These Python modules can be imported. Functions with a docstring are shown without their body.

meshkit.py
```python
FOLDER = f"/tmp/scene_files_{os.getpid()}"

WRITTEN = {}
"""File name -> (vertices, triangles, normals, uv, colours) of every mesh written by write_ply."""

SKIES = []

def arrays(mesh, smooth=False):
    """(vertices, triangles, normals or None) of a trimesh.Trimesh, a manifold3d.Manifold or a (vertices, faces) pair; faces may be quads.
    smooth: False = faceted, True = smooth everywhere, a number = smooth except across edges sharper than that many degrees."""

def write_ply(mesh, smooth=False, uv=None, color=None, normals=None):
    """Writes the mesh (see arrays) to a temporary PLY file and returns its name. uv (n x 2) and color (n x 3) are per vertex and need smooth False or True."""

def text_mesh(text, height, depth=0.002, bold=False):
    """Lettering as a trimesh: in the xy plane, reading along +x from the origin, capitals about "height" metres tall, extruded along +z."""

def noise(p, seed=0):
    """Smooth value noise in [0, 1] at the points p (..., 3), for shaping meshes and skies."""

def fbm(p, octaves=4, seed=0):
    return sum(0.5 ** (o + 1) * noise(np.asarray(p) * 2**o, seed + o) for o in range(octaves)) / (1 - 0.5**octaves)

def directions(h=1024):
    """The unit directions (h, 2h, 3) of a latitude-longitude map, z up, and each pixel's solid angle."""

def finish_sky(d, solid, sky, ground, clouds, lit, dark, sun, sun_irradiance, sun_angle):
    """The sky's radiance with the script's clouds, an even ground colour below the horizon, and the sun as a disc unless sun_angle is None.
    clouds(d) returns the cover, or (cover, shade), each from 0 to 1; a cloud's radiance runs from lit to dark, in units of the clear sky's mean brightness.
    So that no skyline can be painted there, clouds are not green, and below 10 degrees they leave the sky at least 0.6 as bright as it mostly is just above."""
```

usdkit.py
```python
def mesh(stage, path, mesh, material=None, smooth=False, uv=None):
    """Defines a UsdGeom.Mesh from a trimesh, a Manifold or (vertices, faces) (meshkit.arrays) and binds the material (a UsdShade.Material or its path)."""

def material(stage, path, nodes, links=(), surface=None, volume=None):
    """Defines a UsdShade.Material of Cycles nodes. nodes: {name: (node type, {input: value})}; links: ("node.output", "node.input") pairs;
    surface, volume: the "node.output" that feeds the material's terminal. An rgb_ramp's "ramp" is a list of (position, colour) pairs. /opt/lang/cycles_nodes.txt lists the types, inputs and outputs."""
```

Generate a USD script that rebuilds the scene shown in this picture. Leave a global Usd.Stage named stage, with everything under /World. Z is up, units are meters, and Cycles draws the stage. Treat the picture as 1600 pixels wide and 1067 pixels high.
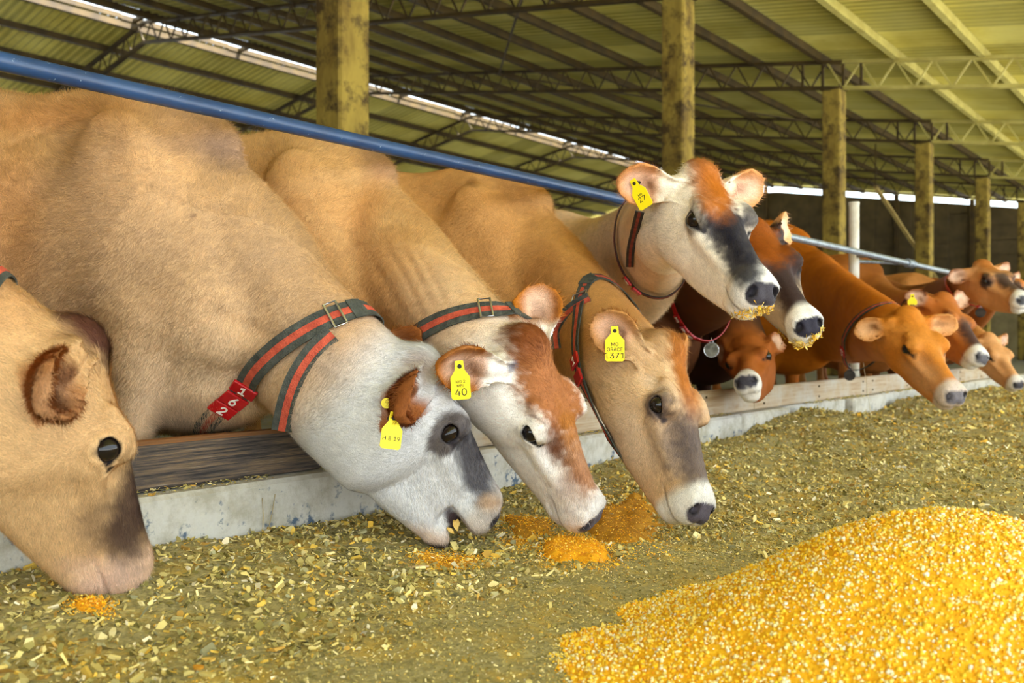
import math, random
import numpy as np, trimesh, usdkit, meshkit
from pxr import Usd, UsdGeom, UsdLux, UsdShade, Gf, Sdf, Vt

stage = Usd.Stage.CreateInMemory()
UsdGeom.Xform.Define(stage, '/World')
# ------------------------------------------------------------------ camera, sky, sun, exposure
# x = minus the distance D from the camera to the left, across the feed alley; y = along the alley; z = up
FOC, EYE_Z = 1400.0, 0.58
TH = math.atan(1170 / FOC)
FW = np.array([-math.sin(TH), math.cos(TH), 0]); RT = np.array([math.cos(TH), math.sin(TH), 0]); UP = np.array([0, 0, 1.0])
CAM = np.array([0, 0, EYE_Z])
cam = UsdGeom.Camera.Define(stage, '/World/camera')
cam.CreateHorizontalApertureAttr(36.0); cam.CreateFocalLengthAttr(36.0 * FOC / 1600)
cam.CreateFStopAttr(4.0); cam.CreateFocusDistanceAttr(2.35)
cam.CreateClippingRangeAttr(Gf.Vec2f(0.05, 500)); cam.CreateExposureAttr(EXPO := 0.15)
xf = UsdGeom.Xformable(cam)
xf.AddTranslateOp().Set(Gf.Vec3d(*CAM)); xf.AddRotateXYZOp().Set(Gf.Vec3f(90, 0, math.degrees(TH)))
dome = UsdLux.DomeLight.Define(stage, '/World/sky'); dome.CreateIntensityAttr(1.15); dome.CreateColorAttr(Gf.Vec3f(.80, .91, 1.0))
sun = UsdLux.DistantLight.Define(stage, '/World/sun'); sun.CreateIntensityAttr(9.0); sun.CreateNormalizeAttr(True); sun.CreateAngleAttr(1.5); sun.CreateColorAttr(Gf.Vec3f(1, .99, .98))
UsdGeom.Xformable(sun).AddRotateXYZOp().Set(Gf.Vec3f(0, 31, 20))

def at(px, py, D):
    """The point at distance D across the alley that the picture shows at (px, py)."""
    d = FW + RT * (px - 800) / FOC + UP * (533.5 - py) / FOC
    return CAM + d * (-D / d[0])
def proj(P):
    q = np.atleast_2d(P) - CAM; d = lambda v: q[:, 0] * v[0] + q[:, 1] * v[1] + q[:, 2] * v[2]
    z = d(FW); z = np.where(np.abs(z) < .05, .05, z)
    return np.stack([800 + FOC * d(RT) / z, 533.5 - FOC * d(UP) / z], 1)
# ------------------------------------------------------------------ implicit-surface toolkit
F = np.float32
def unit(v):
    v = np.asarray(v, float); return v / np.linalg.norm(v)
def mm(P, M):
    """P @ M for rows of three numbers, without the linear algebra library's own threads."""
    M = np.asarray(M, P.dtype); return P[:, :1] * M[0] + P[:, 1:2] * M[1] + P[:, 2:3] * M[2]
def dot(P, v):
    v = np.asarray(v, P.dtype); return P[:, 0] * v[0] + P[:, 1] * v[1] + P[:, 2] * v[2]
def norm(q): return np.sqrt(q[:, 0] * q[:, 0] + q[:, 1] * q[:, 1] + q[:, 2] * q[:, 2])
def lerp(a, b, t): return a + (b - a) * t
def sstep(x, a, b):
    t = np.clip((x - a) / (b - a), 0, 1); return t * t * (3 - 2 * t)
def smin(a, b, k):
    h = np.clip(0.5 + 0.5 * (b - a) / k, 0, 1); return b + (a - b) * h - k * h * (1 - h)
def smax(a, b, k): return -smin(-a, -b, k)
def ell(p, c, r, ax=None):
    q = p - np.asarray(c, F)
    if ax is not None: q = mm(q, np.asarray(ax, F).T)
    r = np.asarray(r, F); k0 = norm(q / r); k1 = norm(q / (r * r))
    return np.where(k1 > 1e-6, k0 * (k0 - 1) / np.maximum(k1, 1e-6), -r.min())
def cone(p, a, b, ra, rb, side=None, fs=1.0):
    a = np.asarray(a, F); b = np.asarray(b, F); q = p - a; ba = b - a
    if side is not None:
        s = np.asarray(side, F); s = s - ba * (s @ ba) / (ba @ ba); s = s / np.linalg.norm(s)
        q = q + dot(q, s)[:, None] * s * F(1 / fs - 1)
    t = np.clip(dot(q, ba) / (ba @ ba), 0, 1)
    d = norm(q - t[:, None] * ba) - (ra + (rb - ra) * t)
    return d if side is None else d * F(0.5 + 0.5 * fs)
def rot(axis, deg):
    a = math.radians(deg); c, s = math.cos(a), math.sin(a)
    return np.array({'x': [[1, 0, 0], [0, c, -s], [0, s, c]], 'y': [[c, 0, s], [0, 1, 0], [-s, 0, c]], 'z': [[c, -s, 0], [s, c, 0], [0, 0, 1]]}[axis])

def nets(f, lo, hi, h, safe=1.7):
    """Sparse surface nets of f over the box, then Newton steps on to the surface."""
    C = 6
    n = (np.ceil((np.asarray(hi) - lo) / (h * C)).astype(int)) * C
    nc = n // C
    g = [(np.arange(k) + .5) * C * h + l for k, l in zip(nc, lo)]
    cc = np.stack(np.meshgrid(*g, indexing='ij'), -1).reshape(-1, 3).astype(F)
    dc = f(cc).reshape(nc)
    D = np.where(np.repeat(np.repeat(np.repeat(np.pad(dc, ((0, 1),) * 3, mode='edge'), C, 0), C, 1), C, 2)[:n[0] + 1, :n[1] + 1, :n[2] + 1] < 0, F(-1), F(1))
    near = np.abs(dc) < h * C * 0.87 * safe
    m = np.zeros(n + 1, bool)
    big = np.repeat(np.repeat(np.repeat(near, C, 0), C, 1), C, 2)
    m[:-1, :-1, :-1] = big
    for ax in range(3):
        sl = [slice(None)] * 3; sh = [slice(None)] * 3; sl[ax] = slice(1, None); sh[ax] = slice(None, -1)
        m2 = m.copy(); m2[tuple(sl)] |= m[tuple(sh)]; m = m2
    idx = np.argwhere(m)
    P = (idx * h + np.asarray(lo)).astype(F)
    D[m] = np.concatenate([f(P[i:i + 200000]) for i in range(0, len(P), 200000)])
    S = D < 0
    corner = [(i, j, k) for i in (0, 1) for j in (0, 1) for k in (0, 1)]
    cnt = sum(S[i:n[0] + i, j:n[1] + j, k:n[2] + k].astype(np.int8) for i, j, k in corner)
    cells = np.argwhere((cnt > 0) & (cnt < 8))
    vid = np.full(n, -1, np.int32); vid[tuple(cells.T)] = np.arange(len(cells))
    acc = np.zeros((len(cells), 3)); num = np.zeros(len(cells))
    val = {c: D[cells[:, 0] + c[0], cells[:, 1] + c[1], cells[:, 2] + c[2]] for c in corner}
    for a in corner:
        for ax in range(3):
            if a[ax] == 0:
                b = tuple(1 if q == ax else a[q] for q in range(3))
                x = (val[a] < 0) != (val[b] < 0)
                t = val[a] / np.where(x, val[a] - val[b], 1)
                pt = np.array(a, float)[None, :].repeat(len(cells), 0); pt[:, ax] += t
                acc[x] += pt[x]; num[x] += 1
    V = (cells + acc / num[:, None]) * h + np.asarray(lo)
    Q = []
    for ax in range(3):
        u, w = [(1, 2), (2, 0), (0, 1)][ax]
        sl = [slice(1, -1)] * 3; a = [slice(1, -1)] * 3; b = [slice(1, -1)] * 3
        a[ax] = slice(0, -1); b[ax] = slice(1, None)
        A, B = S[tuple(a)], S[tuple(b)]
        for flag in (True, False):
            e = np.argwhere((A != B) & (A == flag))
            e[:, u] += 1; e[:, w] += 1
            du = np.zeros(3, int); du[u] = 1; dw = np.zeros(3, int); dw[w] = 1
            q = np.stack([vid[tuple((e - du - dw).T)], vid[tuple((e - dw).T)], vid[tuple(e.T)], vid[tuple((e - du).T)]], 1)
            Q.append(q if flag else q[:, ::-1])
    Q = np.concatenate(Q)
    Q = Q[(Q >= 0).all(1)]
    T = np.vstack([Q[:, [0, 1, 2]], Q[:, [0, 2, 3]]])
    return V, T
EPS = 0.0012
TET = np.array([[1, -1, -1], [-1, -1, 1], [-1, 1, -1], [1, 1, 1]], F)
def grad(f, P, e=EPS):
    g = np.zeros_like(P)
    for k in TET: g += k * f(P + k * F(e))[:, None]
    return g / (4 * e)
def project(f, V, steps=2, lim=0.01):
    P = V.astype(F)
    for _ in range(steps):
        g = grad(f, P); g2 = np.maximum((g * g).sum(1), 0.05)
        s = (f(P) / g2)[:, None] * g
        L = np.linalg.norm(s, axis=1, keepdims=True); P = P - s * np.minimum(1, lim / np.maximum(L, 1e-9))
    return P
def refine(V, T, mark):
    """Conforming 1-to-4 refinement where both ends of an edge are marked."""
    E = np.sort(np.vstack([T[:, [0, 1]], T[:, [1, 2]], T[:, [2, 0]]]), 1)
    U, inv = np.unique(E, axis=0, return_inverse=True); inv = inv.reshape(3, -1).T
    sp = mark[U].all(1)
    mid = np.where(sp, len(V) + np.cumsum(sp) - 1, -1)
    V2 = np.vstack([V, (V[U[sp, 0]] + V[U[sp, 1]]) / 2])
    M = mid[inv]; k = (M >= 0).sum(1)
    out = [T[k == 0]]
    a, b, c = T[k == 3].T; ab, bc, ca = M[k == 3].T
    out += [np.stack(x, 1) for x in ((a, ab, ca), (ab, b, bc), (ca, bc, c), (ab, bc, ca))]
    for r in range(3):
        t = np.roll(T, -r, 1); m = np.roll(M, -r, 1)
        s = (k == 1) & (m[:, 0] >= 0)
        a, b, c = t[s].T; ab = m[s, 0]; out += [np.stack((a, ab, c), 1), np.stack((ab, b, c), 1)]
        s = (k == 2) & (m[:, 0] < 0)
        a, b, c = t[s].T; bc, ca = m[s, 1], m[s, 2]
        out += [np.stack((a, b, bc), 1), np.stack((a, bc, ca), 1), np.stack((ca, bc, c), 1)]
    return V2, np.vstack(out)
# ------------------------------------------------------------------ scene helpers
USED = {}
def numbered(path):
    k = USED.get(path, 0); USED[path] = k + 1
    return path if k == 0 else f'{path}_{k:03d}'
def keys(p, label=None, cat=None, group=None, kind=None):
    for k, v in (('label', label), ('category', cat), ('group', group), ('kind', kind)):
        if v: p.SetCustomDataByKey(k, v)
    return p
class Thing:
    def __init__(s, name, label, cat, loc=(0, 0, 0), group=None, kind=None):
        s.path = numbered('/World/' + name); s.loc = np.asarray(loc, float)
        x = UsdGeom.Xform.Define(stage, s.path); x.AddTranslateOp().Set(Gf.Vec3d(*map(float, s.loc)))
        s.prim = keys(x.GetPrim(), label, cat, group, kind)
    def part(s, name, mesh, mat, parent=None, smooth=False, label=None, coat=None, kind=None):
        return put((parent or s.path) + '/' + name, mesh, mat, s.loc, smooth, coat, label=label, kind=kind)
def put(path, mesh, mat, loc=(0, 0, 0), smooth=False, coat=None, label=None, cat=None, group=None, kind=None):
    path = numbered(path)
    v, f, n = meshkit.arrays(mesh, False)
    u = np.unique(f)
    if len(u) < len(v):                                             # drop points that no face uses
        back = np.zeros(len(v), int); back[u] = np.arange(len(u)); v, f = v[u], back[f]; coat = None if coat is None else np.asarray(coat)[u]
    m = usdkit.mesh(stage, path, (v - np.asarray(loc), f), mat, smooth=smooth)
    if coat is not None:
        UsdGeom.PrimvarsAPI(m).CreatePrimvar('coat', Sdf.ValueTypeNames.Color3fArray, 'vertex').Set(Vt.Vec3fArray.FromNumpy(np.asarray(coat, np.float32)))
    keys(m.GetPrim(), label, cat, group, kind)
    return path
def put_normals(path, n):
    m = UsdGeom.Mesh(stage.GetPrimAtPath(path)); m.CreateNormalsAttr(Vt.Vec3fArray.FromNumpy(np.asarray(n, np.float32))); m.SetNormalsInterpolation('vertex')
def solo(name, mesh, mat, label, cat, group=None, kind=None, smooth=False, coat=None):
    v = meshkit.arrays(mesh, False)[0]; c = np.array([v[:, 0].mean(), v[:, 1].mean(), v[:, 2].min()])
    path = put('/World/' + name, mesh, mat, c, smooth, coat, label, cat, group, kind)
    UsdGeom.Xformable(stage.GetPrimAtPath(path)).AddTranslateOp().Set(Gf.Vec3d(*map(float, c)))
    return path
def copy_of(src, name, loc, label, cat, group, rz=0):
    path = numbered('/World/' + name)
    x = UsdGeom.Xform.Define(stage, path); x.AddTranslateOp().Set(Gf.Vec3d(*map(float, loc)))
    if rz: x.AddRotateZOp().Set(rz)
    p = x.GetPrim(); p.GetReferences().AddInternalReference(src); p.SetInstanceable(True)
    return keys(p, label, cat, group)
cat_ = trimesh.util.concatenate
def box(lo, hi): return trimesh.creation.box(bounds=[lo, hi])
def bevelled(lo, hi, b=.008):
    lo, hi = np.asarray(lo, float), np.asarray(hi, float)
    pts = []
    for i in range(8):
        c = np.array([(lo, hi)[(i >> k) & 1][k] for k in range(3)]); s = np.array([1 - 2 * ((i >> k) & 1) for k in range(3)])
        for k in range(3):
            o = s * b; o[k] = 0; pts.append(c + o)
    return trimesh.convex.convex_hull(np.array(pts))
def tube(pts, r, n=10, caps=True):
    pts = np.asarray(pts, float); r = np.broadcast_to(r, len(pts)); t = np.gradient(pts, axis=0)
    t /= np.linalg.norm(t, axis=1, keepdims=True)
    ref = np.array([0, 0, 1.0]) if abs(t[0][2]) < .9 else np.array([1.0, 0, 0])
    V = []; a = np.linspace(0, 2 * math.pi, n, endpoint=False)
    u = unit(np.cross(ref, t[0]))
    for p, d, q in zip(pts, t, r):
        u = unit(u - d * (u @ d)); w = np.cross(d, u)
        V.append(p + q * (np.cos(a)[:, None] * u + np.sin(a)[:, None] * w))
    V = np.vstack(V); f = []
    for i in range(len(pts) - 1):
        for j in range(n):
            k = (j + 1) % n; f += [[i * n + j, i * n + k, (i + 1) * n + k], [i * n + j, (i + 1) * n + k, (i + 1) * n + j]]
    if caps:
        m = len(V); V = np.vstack([V, pts[0], pts[-1]])
        for j in range(n):
            k = (j + 1) % n; f += [[m, k, j], [m + 1, (len(pts) - 1) * n + j, (len(pts) - 1) * n + k]]
    return trimesh.Trimesh(V, f, process=False)
def bar(a, b, w, h=None):
    """A straight bar of rectangular section from a to b."""
    a, b = np.asarray(a, float), np.asarray(b, float); d = unit(b - a); h = h or w
    s = np.cross(d, [0, 0, 1.0]) if abs(d[2]) < .95 else np.cross(d, [0, 1.0, 0]); s = unit(s); u = np.cross(s, d)
    c = [p + i * s * w / 2 + j * u * h / 2 for p in (a, b) for i, j in ((-1, -1), (1, -1), (1, 1), (-1, 1))]
    f = [[0, 1, 2], [0, 2, 3], [4, 6, 5], [4, 7, 6]]
    for i in range(4): k = (i + 1) % 4; f += [[i, i + 4, k], [k, i + 4, k + 4]]
    return trimesh.Trimesh(c, [x[::-1] for x in f], process=False)
def srgb(r, g=None, b=None):
    c = np.array(r if g is None else (r, g, b), float) / 255
    return np.where(c < .04045, c / 12.92, ((c + .055) / 1.055) ** 2.4)
# ------------------------------------------------------------------ materials
def mat(name, col, col2=None, scale=8, rough=.7, bump=0, bscale=60, spec=.35, metal=0, lo=.38, hi=.62, detail=5, stretch=(1, 1, 1), col3=None, scale3=2, lo3=.55, hi3=.7, space='object', sheen=0):
    n = {'p': ('principled_bsdf', {'roughness': rough, 'specular_ior_level': spec, 'metallic': metal})}; L = []
    n['tc'] = ('texture_coordinate', {}); n['mp'] = ('mapping', {'scale': stretch}); L.append(('tc.' + space, 'mp.vector'))
    if sheen: n['p'][1]['sheen_weight'] = sheen
    if col2 is None: n['p'][1]['base_color'] = tuple(col)
    else:
        n['n'] = ('noise_texture', {'scale': scale, 'detail': detail, 'roughness': .6}); L.append(('mp.vector', 'n.vector'))
        n['r'] = ('rgb_ramp', {'ramp': [(0, tuple(col)), (lo, tuple(col)), (hi, tuple(col2)), (1, tuple(col2))]}); L.append(('n.fac', 'r.fac'))
        out = 'r.color'
        if col3 is not None:
            n['n3'] = ('noise_texture', {'scale': scale3, 'detail': 6, 'roughness': .65}); L.append(('tc.' + space, 'n3.vector'))
            n['m3'] = ('map_range', {'from_min': lo3, 'from_max': hi3, 'clamp': True}); L.append(('n3.fac', 'm3.value'))
            n['x3'] = ('mix', {'color2': tuple(col3)}); L += [('m3.result', 'x3.fac'), (out, 'x3.color1')]; out = 'x3.color'
        L.append((out, 'p.base_color'))
    if bump:
        n['nb'] = ('noise_texture', {'scale': bscale, 'detail': 4}); n['b'] = ('bump', {'strength': min(bump, 1), 'distance': .004 if bscale > 20 else .02})
        L += [('mp.vector', 'nb.vector'), ('nb.fac', 'b.height'), ('b.normal', 'p.normal')]
    return usdkit.material(stage, '/World/Looks/' + name, n, L, surface='p.BSDF')
M = {}
M['concrete'] = mat('concrete', srgb(150, 128, 52), srgb(112, 90, 32), 5, .85, .5, 40, col3=srgb(62, 46, 18), scale3=5, lo3=.48, hi3=.64, space='object', stretch=(1, 1, .35))
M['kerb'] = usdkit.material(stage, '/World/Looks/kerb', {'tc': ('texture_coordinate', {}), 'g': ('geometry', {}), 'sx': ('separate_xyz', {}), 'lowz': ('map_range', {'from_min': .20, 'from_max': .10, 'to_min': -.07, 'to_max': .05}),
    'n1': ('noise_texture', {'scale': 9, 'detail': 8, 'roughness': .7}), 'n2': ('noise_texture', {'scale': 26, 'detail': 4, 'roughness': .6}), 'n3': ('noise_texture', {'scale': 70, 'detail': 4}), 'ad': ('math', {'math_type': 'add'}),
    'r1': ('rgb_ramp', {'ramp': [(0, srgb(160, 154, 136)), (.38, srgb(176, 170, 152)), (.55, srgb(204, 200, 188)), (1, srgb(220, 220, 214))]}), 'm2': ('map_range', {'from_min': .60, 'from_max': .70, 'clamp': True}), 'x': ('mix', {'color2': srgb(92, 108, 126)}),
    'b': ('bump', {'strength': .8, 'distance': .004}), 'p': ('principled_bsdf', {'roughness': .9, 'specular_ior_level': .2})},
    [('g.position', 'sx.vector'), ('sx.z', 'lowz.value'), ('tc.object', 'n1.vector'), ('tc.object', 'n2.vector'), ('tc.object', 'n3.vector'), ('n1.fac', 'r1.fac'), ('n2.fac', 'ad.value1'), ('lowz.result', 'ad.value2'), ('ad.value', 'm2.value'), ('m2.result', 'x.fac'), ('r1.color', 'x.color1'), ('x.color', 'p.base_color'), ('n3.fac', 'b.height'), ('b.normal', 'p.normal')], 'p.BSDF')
M['floor'] = mat('floor_concrete', srgb(150, 150, 144), srgb(132, 132, 126), 5, .85, .5, 40, col3=srgb(150, 140, 96), scale3=9, lo3=.5, hi3=.62)
M['earth'] = mat('earth', srgb(206, 206, 200), srgb(190, 190, 184), .6, .9)
M['sheet'] = usdkit.material(stage, '/World/Looks/roof_sheet', {'g': ('geometry', {}), 'tc': ('texture_coordinate', {}), 'w': ('wave_texture', {'wave_type': 'bands', 'bands_direction': 'y', 'scale': 1.777, 'distortion': .3, 'detail': 2}),  # wave darkens bands at rib pitch: corrugation shading painted into the colour
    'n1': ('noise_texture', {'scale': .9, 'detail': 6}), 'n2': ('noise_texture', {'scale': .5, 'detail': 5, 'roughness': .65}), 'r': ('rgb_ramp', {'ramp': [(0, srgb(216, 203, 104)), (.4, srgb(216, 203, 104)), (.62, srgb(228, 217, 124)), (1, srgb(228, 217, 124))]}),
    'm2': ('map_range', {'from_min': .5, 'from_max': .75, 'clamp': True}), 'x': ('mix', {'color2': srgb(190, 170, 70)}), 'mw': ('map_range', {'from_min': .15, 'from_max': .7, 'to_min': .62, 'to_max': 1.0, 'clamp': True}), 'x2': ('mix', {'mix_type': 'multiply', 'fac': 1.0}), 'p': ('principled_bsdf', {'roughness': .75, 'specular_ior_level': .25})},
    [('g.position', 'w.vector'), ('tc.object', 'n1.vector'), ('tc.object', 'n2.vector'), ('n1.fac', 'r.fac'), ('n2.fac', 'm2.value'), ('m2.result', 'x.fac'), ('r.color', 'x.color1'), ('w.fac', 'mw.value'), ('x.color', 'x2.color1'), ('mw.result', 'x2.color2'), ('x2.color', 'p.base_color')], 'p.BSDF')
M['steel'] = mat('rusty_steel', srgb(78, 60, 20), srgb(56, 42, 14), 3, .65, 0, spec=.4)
M['litsteel'] = mat('lit_steel', srgb(190, 178, 100), srgb(168, 154, 80), 3, .6, 0)  # lighter copy of the steel, with the open side's light painted in
M['plank'] = mat('weathered_wood', srgb(128, 110, 88), srgb(92, 82, 74), 5, .85, .9, 26, detail=8, stretch=(6, .5, 14), col3=srgb(150, 142, 130), scale3=3, lo3=.5, hi3=.7)
def worn_top(name, front, top):
    n = {'g': ('geometry', {}), 'sx': ('separate_xyz', {}), 'mr': ('map_range', {'from_min': .25, 'from_max': .7, 'clamp': True}), 'tc': ('texture_coordinate', {}), 'mp': ('mapping', {'scale': (8, .8, 24)}),
         'n1': ('noise_texture', {'scale': 5, 'detail': 9, 'roughness': .7}), 'n2': ('noise_texture', {'scale': 22, 'detail': 6}), 'r': ('rgb_ramp', {'ramp': [(0, front[0]), (.40, front[0]), (.5, front[1]), (.6, front[2]), (.72, front[3]), (1, front[3])]}),
         'rt': ('rgb_ramp', {'ramp': [(0, top[0]), (.4, top[0]), (.62, top[1]), (1, top[1])]}), 'x': ('mix', {}), 'b': ('bump', {'strength': .9, 'distance': .004}), 'p': ('principled_bsdf', {'roughness': .85, 'specular_ior_level': .3})}
    L = [('g.true_normal', 'sx.vector'), ('sx.z', 'mr.value'), ('tc.object', 'mp.vector'), ('mp.vector', 'n1.vector'), ('mp.vector', 'n2.vector'), ('n1.fac', 'r.fac'), ('n1.fac', 'rt.fac'), ('mr.result', 'x.fac'), ('r.color', 'x.color1'), ('rt.color', 'x.color2'), ('x.color', 'p.base_color'), ('n2.fac', 'b.height'), ('b.normal', 'p.normal')]
    return usdkit.material(stage, '/World/Looks/' + name, n, L, 'p.BSDF')
M['plank'] = worn_top('weathered_plank', [srgb(62, 58, 58), srgb(98, 88, 80), srgb(132, 110, 86), srgb(160, 152, 142)], [srgb(160, 108, 60), srgb(126, 84, 50)])
M['palewood'] = mat('pale_wood', srgb(196, 178, 150), srgb(176, 150, 118), 5, .85, .6, 26, detail=8, stretch=(6, .5, 12), col3=srgb(196, 190, 176), scale3=3, lo3=.48, hi3=.66)
M['blue'] = mat('blue_paint', srgb(36, 68, 108), srgb(28, 54, 90), 6, .38, .15, 30, spec=.5, col3=srgb(150, 165, 175), scale3=60, lo3=.66, hi3=.7)
M['galv'] = mat('galvanised_steel', srgb(150, 160, 168), srgb(120, 130, 138), 30, .4, 0, metal=.5)
M['whitepost'] = mat('white_painted_steel', srgb(205, 200, 185), srgb(180, 172, 150), 6, .5)
M['wall_dark'] = mat('dark_wall', srgb(92, 78, 50), srgb(76, 64, 40), 2, .9)
M['wall_pale'] = mat('pale_wall', srgb(150, 136, 96), srgb(128, 114, 78), 2, .9)
M['yellowwood'] = mat('yellow_wood', srgb(176, 152, 88), srgb(150, 126, 70), 4, .8)
M['eye'] = usdkit.material(stage, '/World/Looks/eye', {'tc': ('texture_coordinate', {}), 'p': ('principled_bsdf', {'base_color': (.010, .007, .006), 'roughness': .06, 'specular_ior_level': .45})}, [], 'p.BSDF')
M['iris'] = mat('iris', srgb(38, 22, 14), srgb(20, 12, 10), 60, .12, spec=.6)
M['hoof'] = mat('hoof', srgb(50, 44, 38), srgb(32, 28, 25), 20, .5)
M['tag'] = mat('yellow_plastic', srgb(250, 226, 20), None, rough=.38)
M['ink'] = mat('black_ink', srgb(36, 34, 20), None, rough=.6)
M['redtag'] = mat('red_plastic', srgb(196, 22, 28), srgb(170, 16, 22), 20, .3, spec=.5)
M['white'] = mat('white_print', srgb(238, 234, 225), None, rough=.5)
M['webgrey'] = mat('grey_webbing', srgb(84, 86, 78), srgb(62, 64, 58), 40, .9, .8, 220)
M['webred'] = mat('red_webbing', srgb(206, 92, 66), srgb(176, 72, 52), 40, .9, .8, 220)
M['webdark'] = mat('dark_webbing', srgb(58, 50, 44), srgb(38, 33, 30), 40, .9, .8, 220)
M['webmaroon'] = mat('maroon_webbing', srgb(140, 58, 42), srgb(110, 42, 30), 40, .9, .8, 220)
M['chrome'] = mat('bright_steel', srgb(200, 202, 205), None, rough=.22, metal=.9)
M['brass'] = mat('dull_medal', srgb(124, 122, 108), srgb(84, 82, 70), 30, .45, .3, 40, metal=.5)
M['darkmedal'] = mat('dark_medal', srgb(66, 58, 50), srgb(46, 40, 34), 30, .5, .3, 40, metal=.4)
def coat_mat(name, tuft=1.0):
    """Short hair: the coat's own colour from the mesh, streaked and ruffled by fine noise."""
    n = {'a': ('attribute', {'attribute': 'coat'}), 'tc': ('texture_coordinate', {}),
         'm': ('mapping', {'scale': (1, 1, .45)}),
         'n1': ('noise_texture', {'scale': 420 * tuft, 'detail': 3, 'roughness': .7}),
         'n2': ('noise_texture', {'scale': 28, 'detail': 4, 'roughness': .6}),
         'm1': ('map_range', {'from_min': .3, 'from_max': .7, 'to_min': .74, 'to_max': 1.2}),
         'm2': ('map_range', {'from_min': .3, 'from_max': .7, 'to_min': .93, 'to_max': 1.06}),
         'x1': ('mix', {'mix_type': 'multiply', 'fac': 1.0}), 'x2': ('mix', {'mix_type': 'multiply', 'fac': 1.0}),
         'b': ('bump', {'strength': .55, 'distance': .0022}),
         'p': ('principled_bsdf', {'roughness': .62, 'specular_ior_level': .15})}
    L = [('tc.object', 'm.vector'), ('m.vector', 'n1.vector'), ('tc.object', 'n2.vector'), ('n1.fac', 'm1.value'), ('n2.fac', 'm2.value'), ('a.color', 'x1.color1'), ('m1.result', 'x1.color2'),
         ('x1.color', 'x2.color1'), ('m2.result', 'x2.color2'), ('x2.color', 'p.base_color'), ('n1.fac', 'b.height'), ('b.normal', 'p.normal')]
    return usdkit.material(stage, '/World/Looks/' + name, n, L, 'p.BSDF')
M['coat'] = coat_mat('short_hair')
# ------------------------------------------------------------------ the barn
DR = 2.10                                   # the feed fence's distance from the camera
BAYS = [4.41 + 5.3 * k for k in range(6)]   # columns along the alley
DC, CW = 5.4, .31
RIDGE, SLOPE, H0 = 18.7, .17, 3.83 + EYE_Z
Y0, Y1 = -9.0, 36.0
D_EAVE, D_FAR = -3.2, 2 * RIDGE + 3.2
def roof_z(D): return H0 + SLOPE * (D if D < RIDGE else 2 * RIDGE - D)
put('/World/floor', box((-D_FAR, Y0, -.2), (4.5, Y1, 0)), M['floor'], kind='structure')
put('/World/ground', box((-90, -90, -.6), (90, 130, -.22)), M['earth'], kind='structure')
# roof: corrugated sheets, each a piece
ceiling = Thing('ceiling', None, None, kind='structure')
def sheet(D0, D1, y0, lift):
    n = 6 * 6; y = y0 + np.linspace(0, 1.06, n + 1); c = .028 * np.cos(np.linspace(0, 12 * math.pi, n + 1))
    V = [(-D, yy, roof_z(D) + .12 + cc + lift) for D in (D0, D1) for yy, cc in zip(y, c)]
    f = []
    for i in range(n): f += [[i, i + 1, n + 2 + i], [i, n + 2 + i, n + 1 + i]]
    return trimesh.Trimesh(V, f, process=False)
GAP = .42
rows = [(D_EAVE - .3, 1.8), (1.7, 7.4), (7.3, 13.0), (12.9, RIDGE - GAP)]
rows += [(2 * RIDGE - b, 2 * RIDGE - a) for a, b in rows]
for i, (a, b) in enumerate(rows):
    k = 0
    y = Y0
    while y < Y1 + .5:
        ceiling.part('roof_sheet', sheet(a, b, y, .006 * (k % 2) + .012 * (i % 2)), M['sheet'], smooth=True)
        y += 1.0; k += 1
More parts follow.
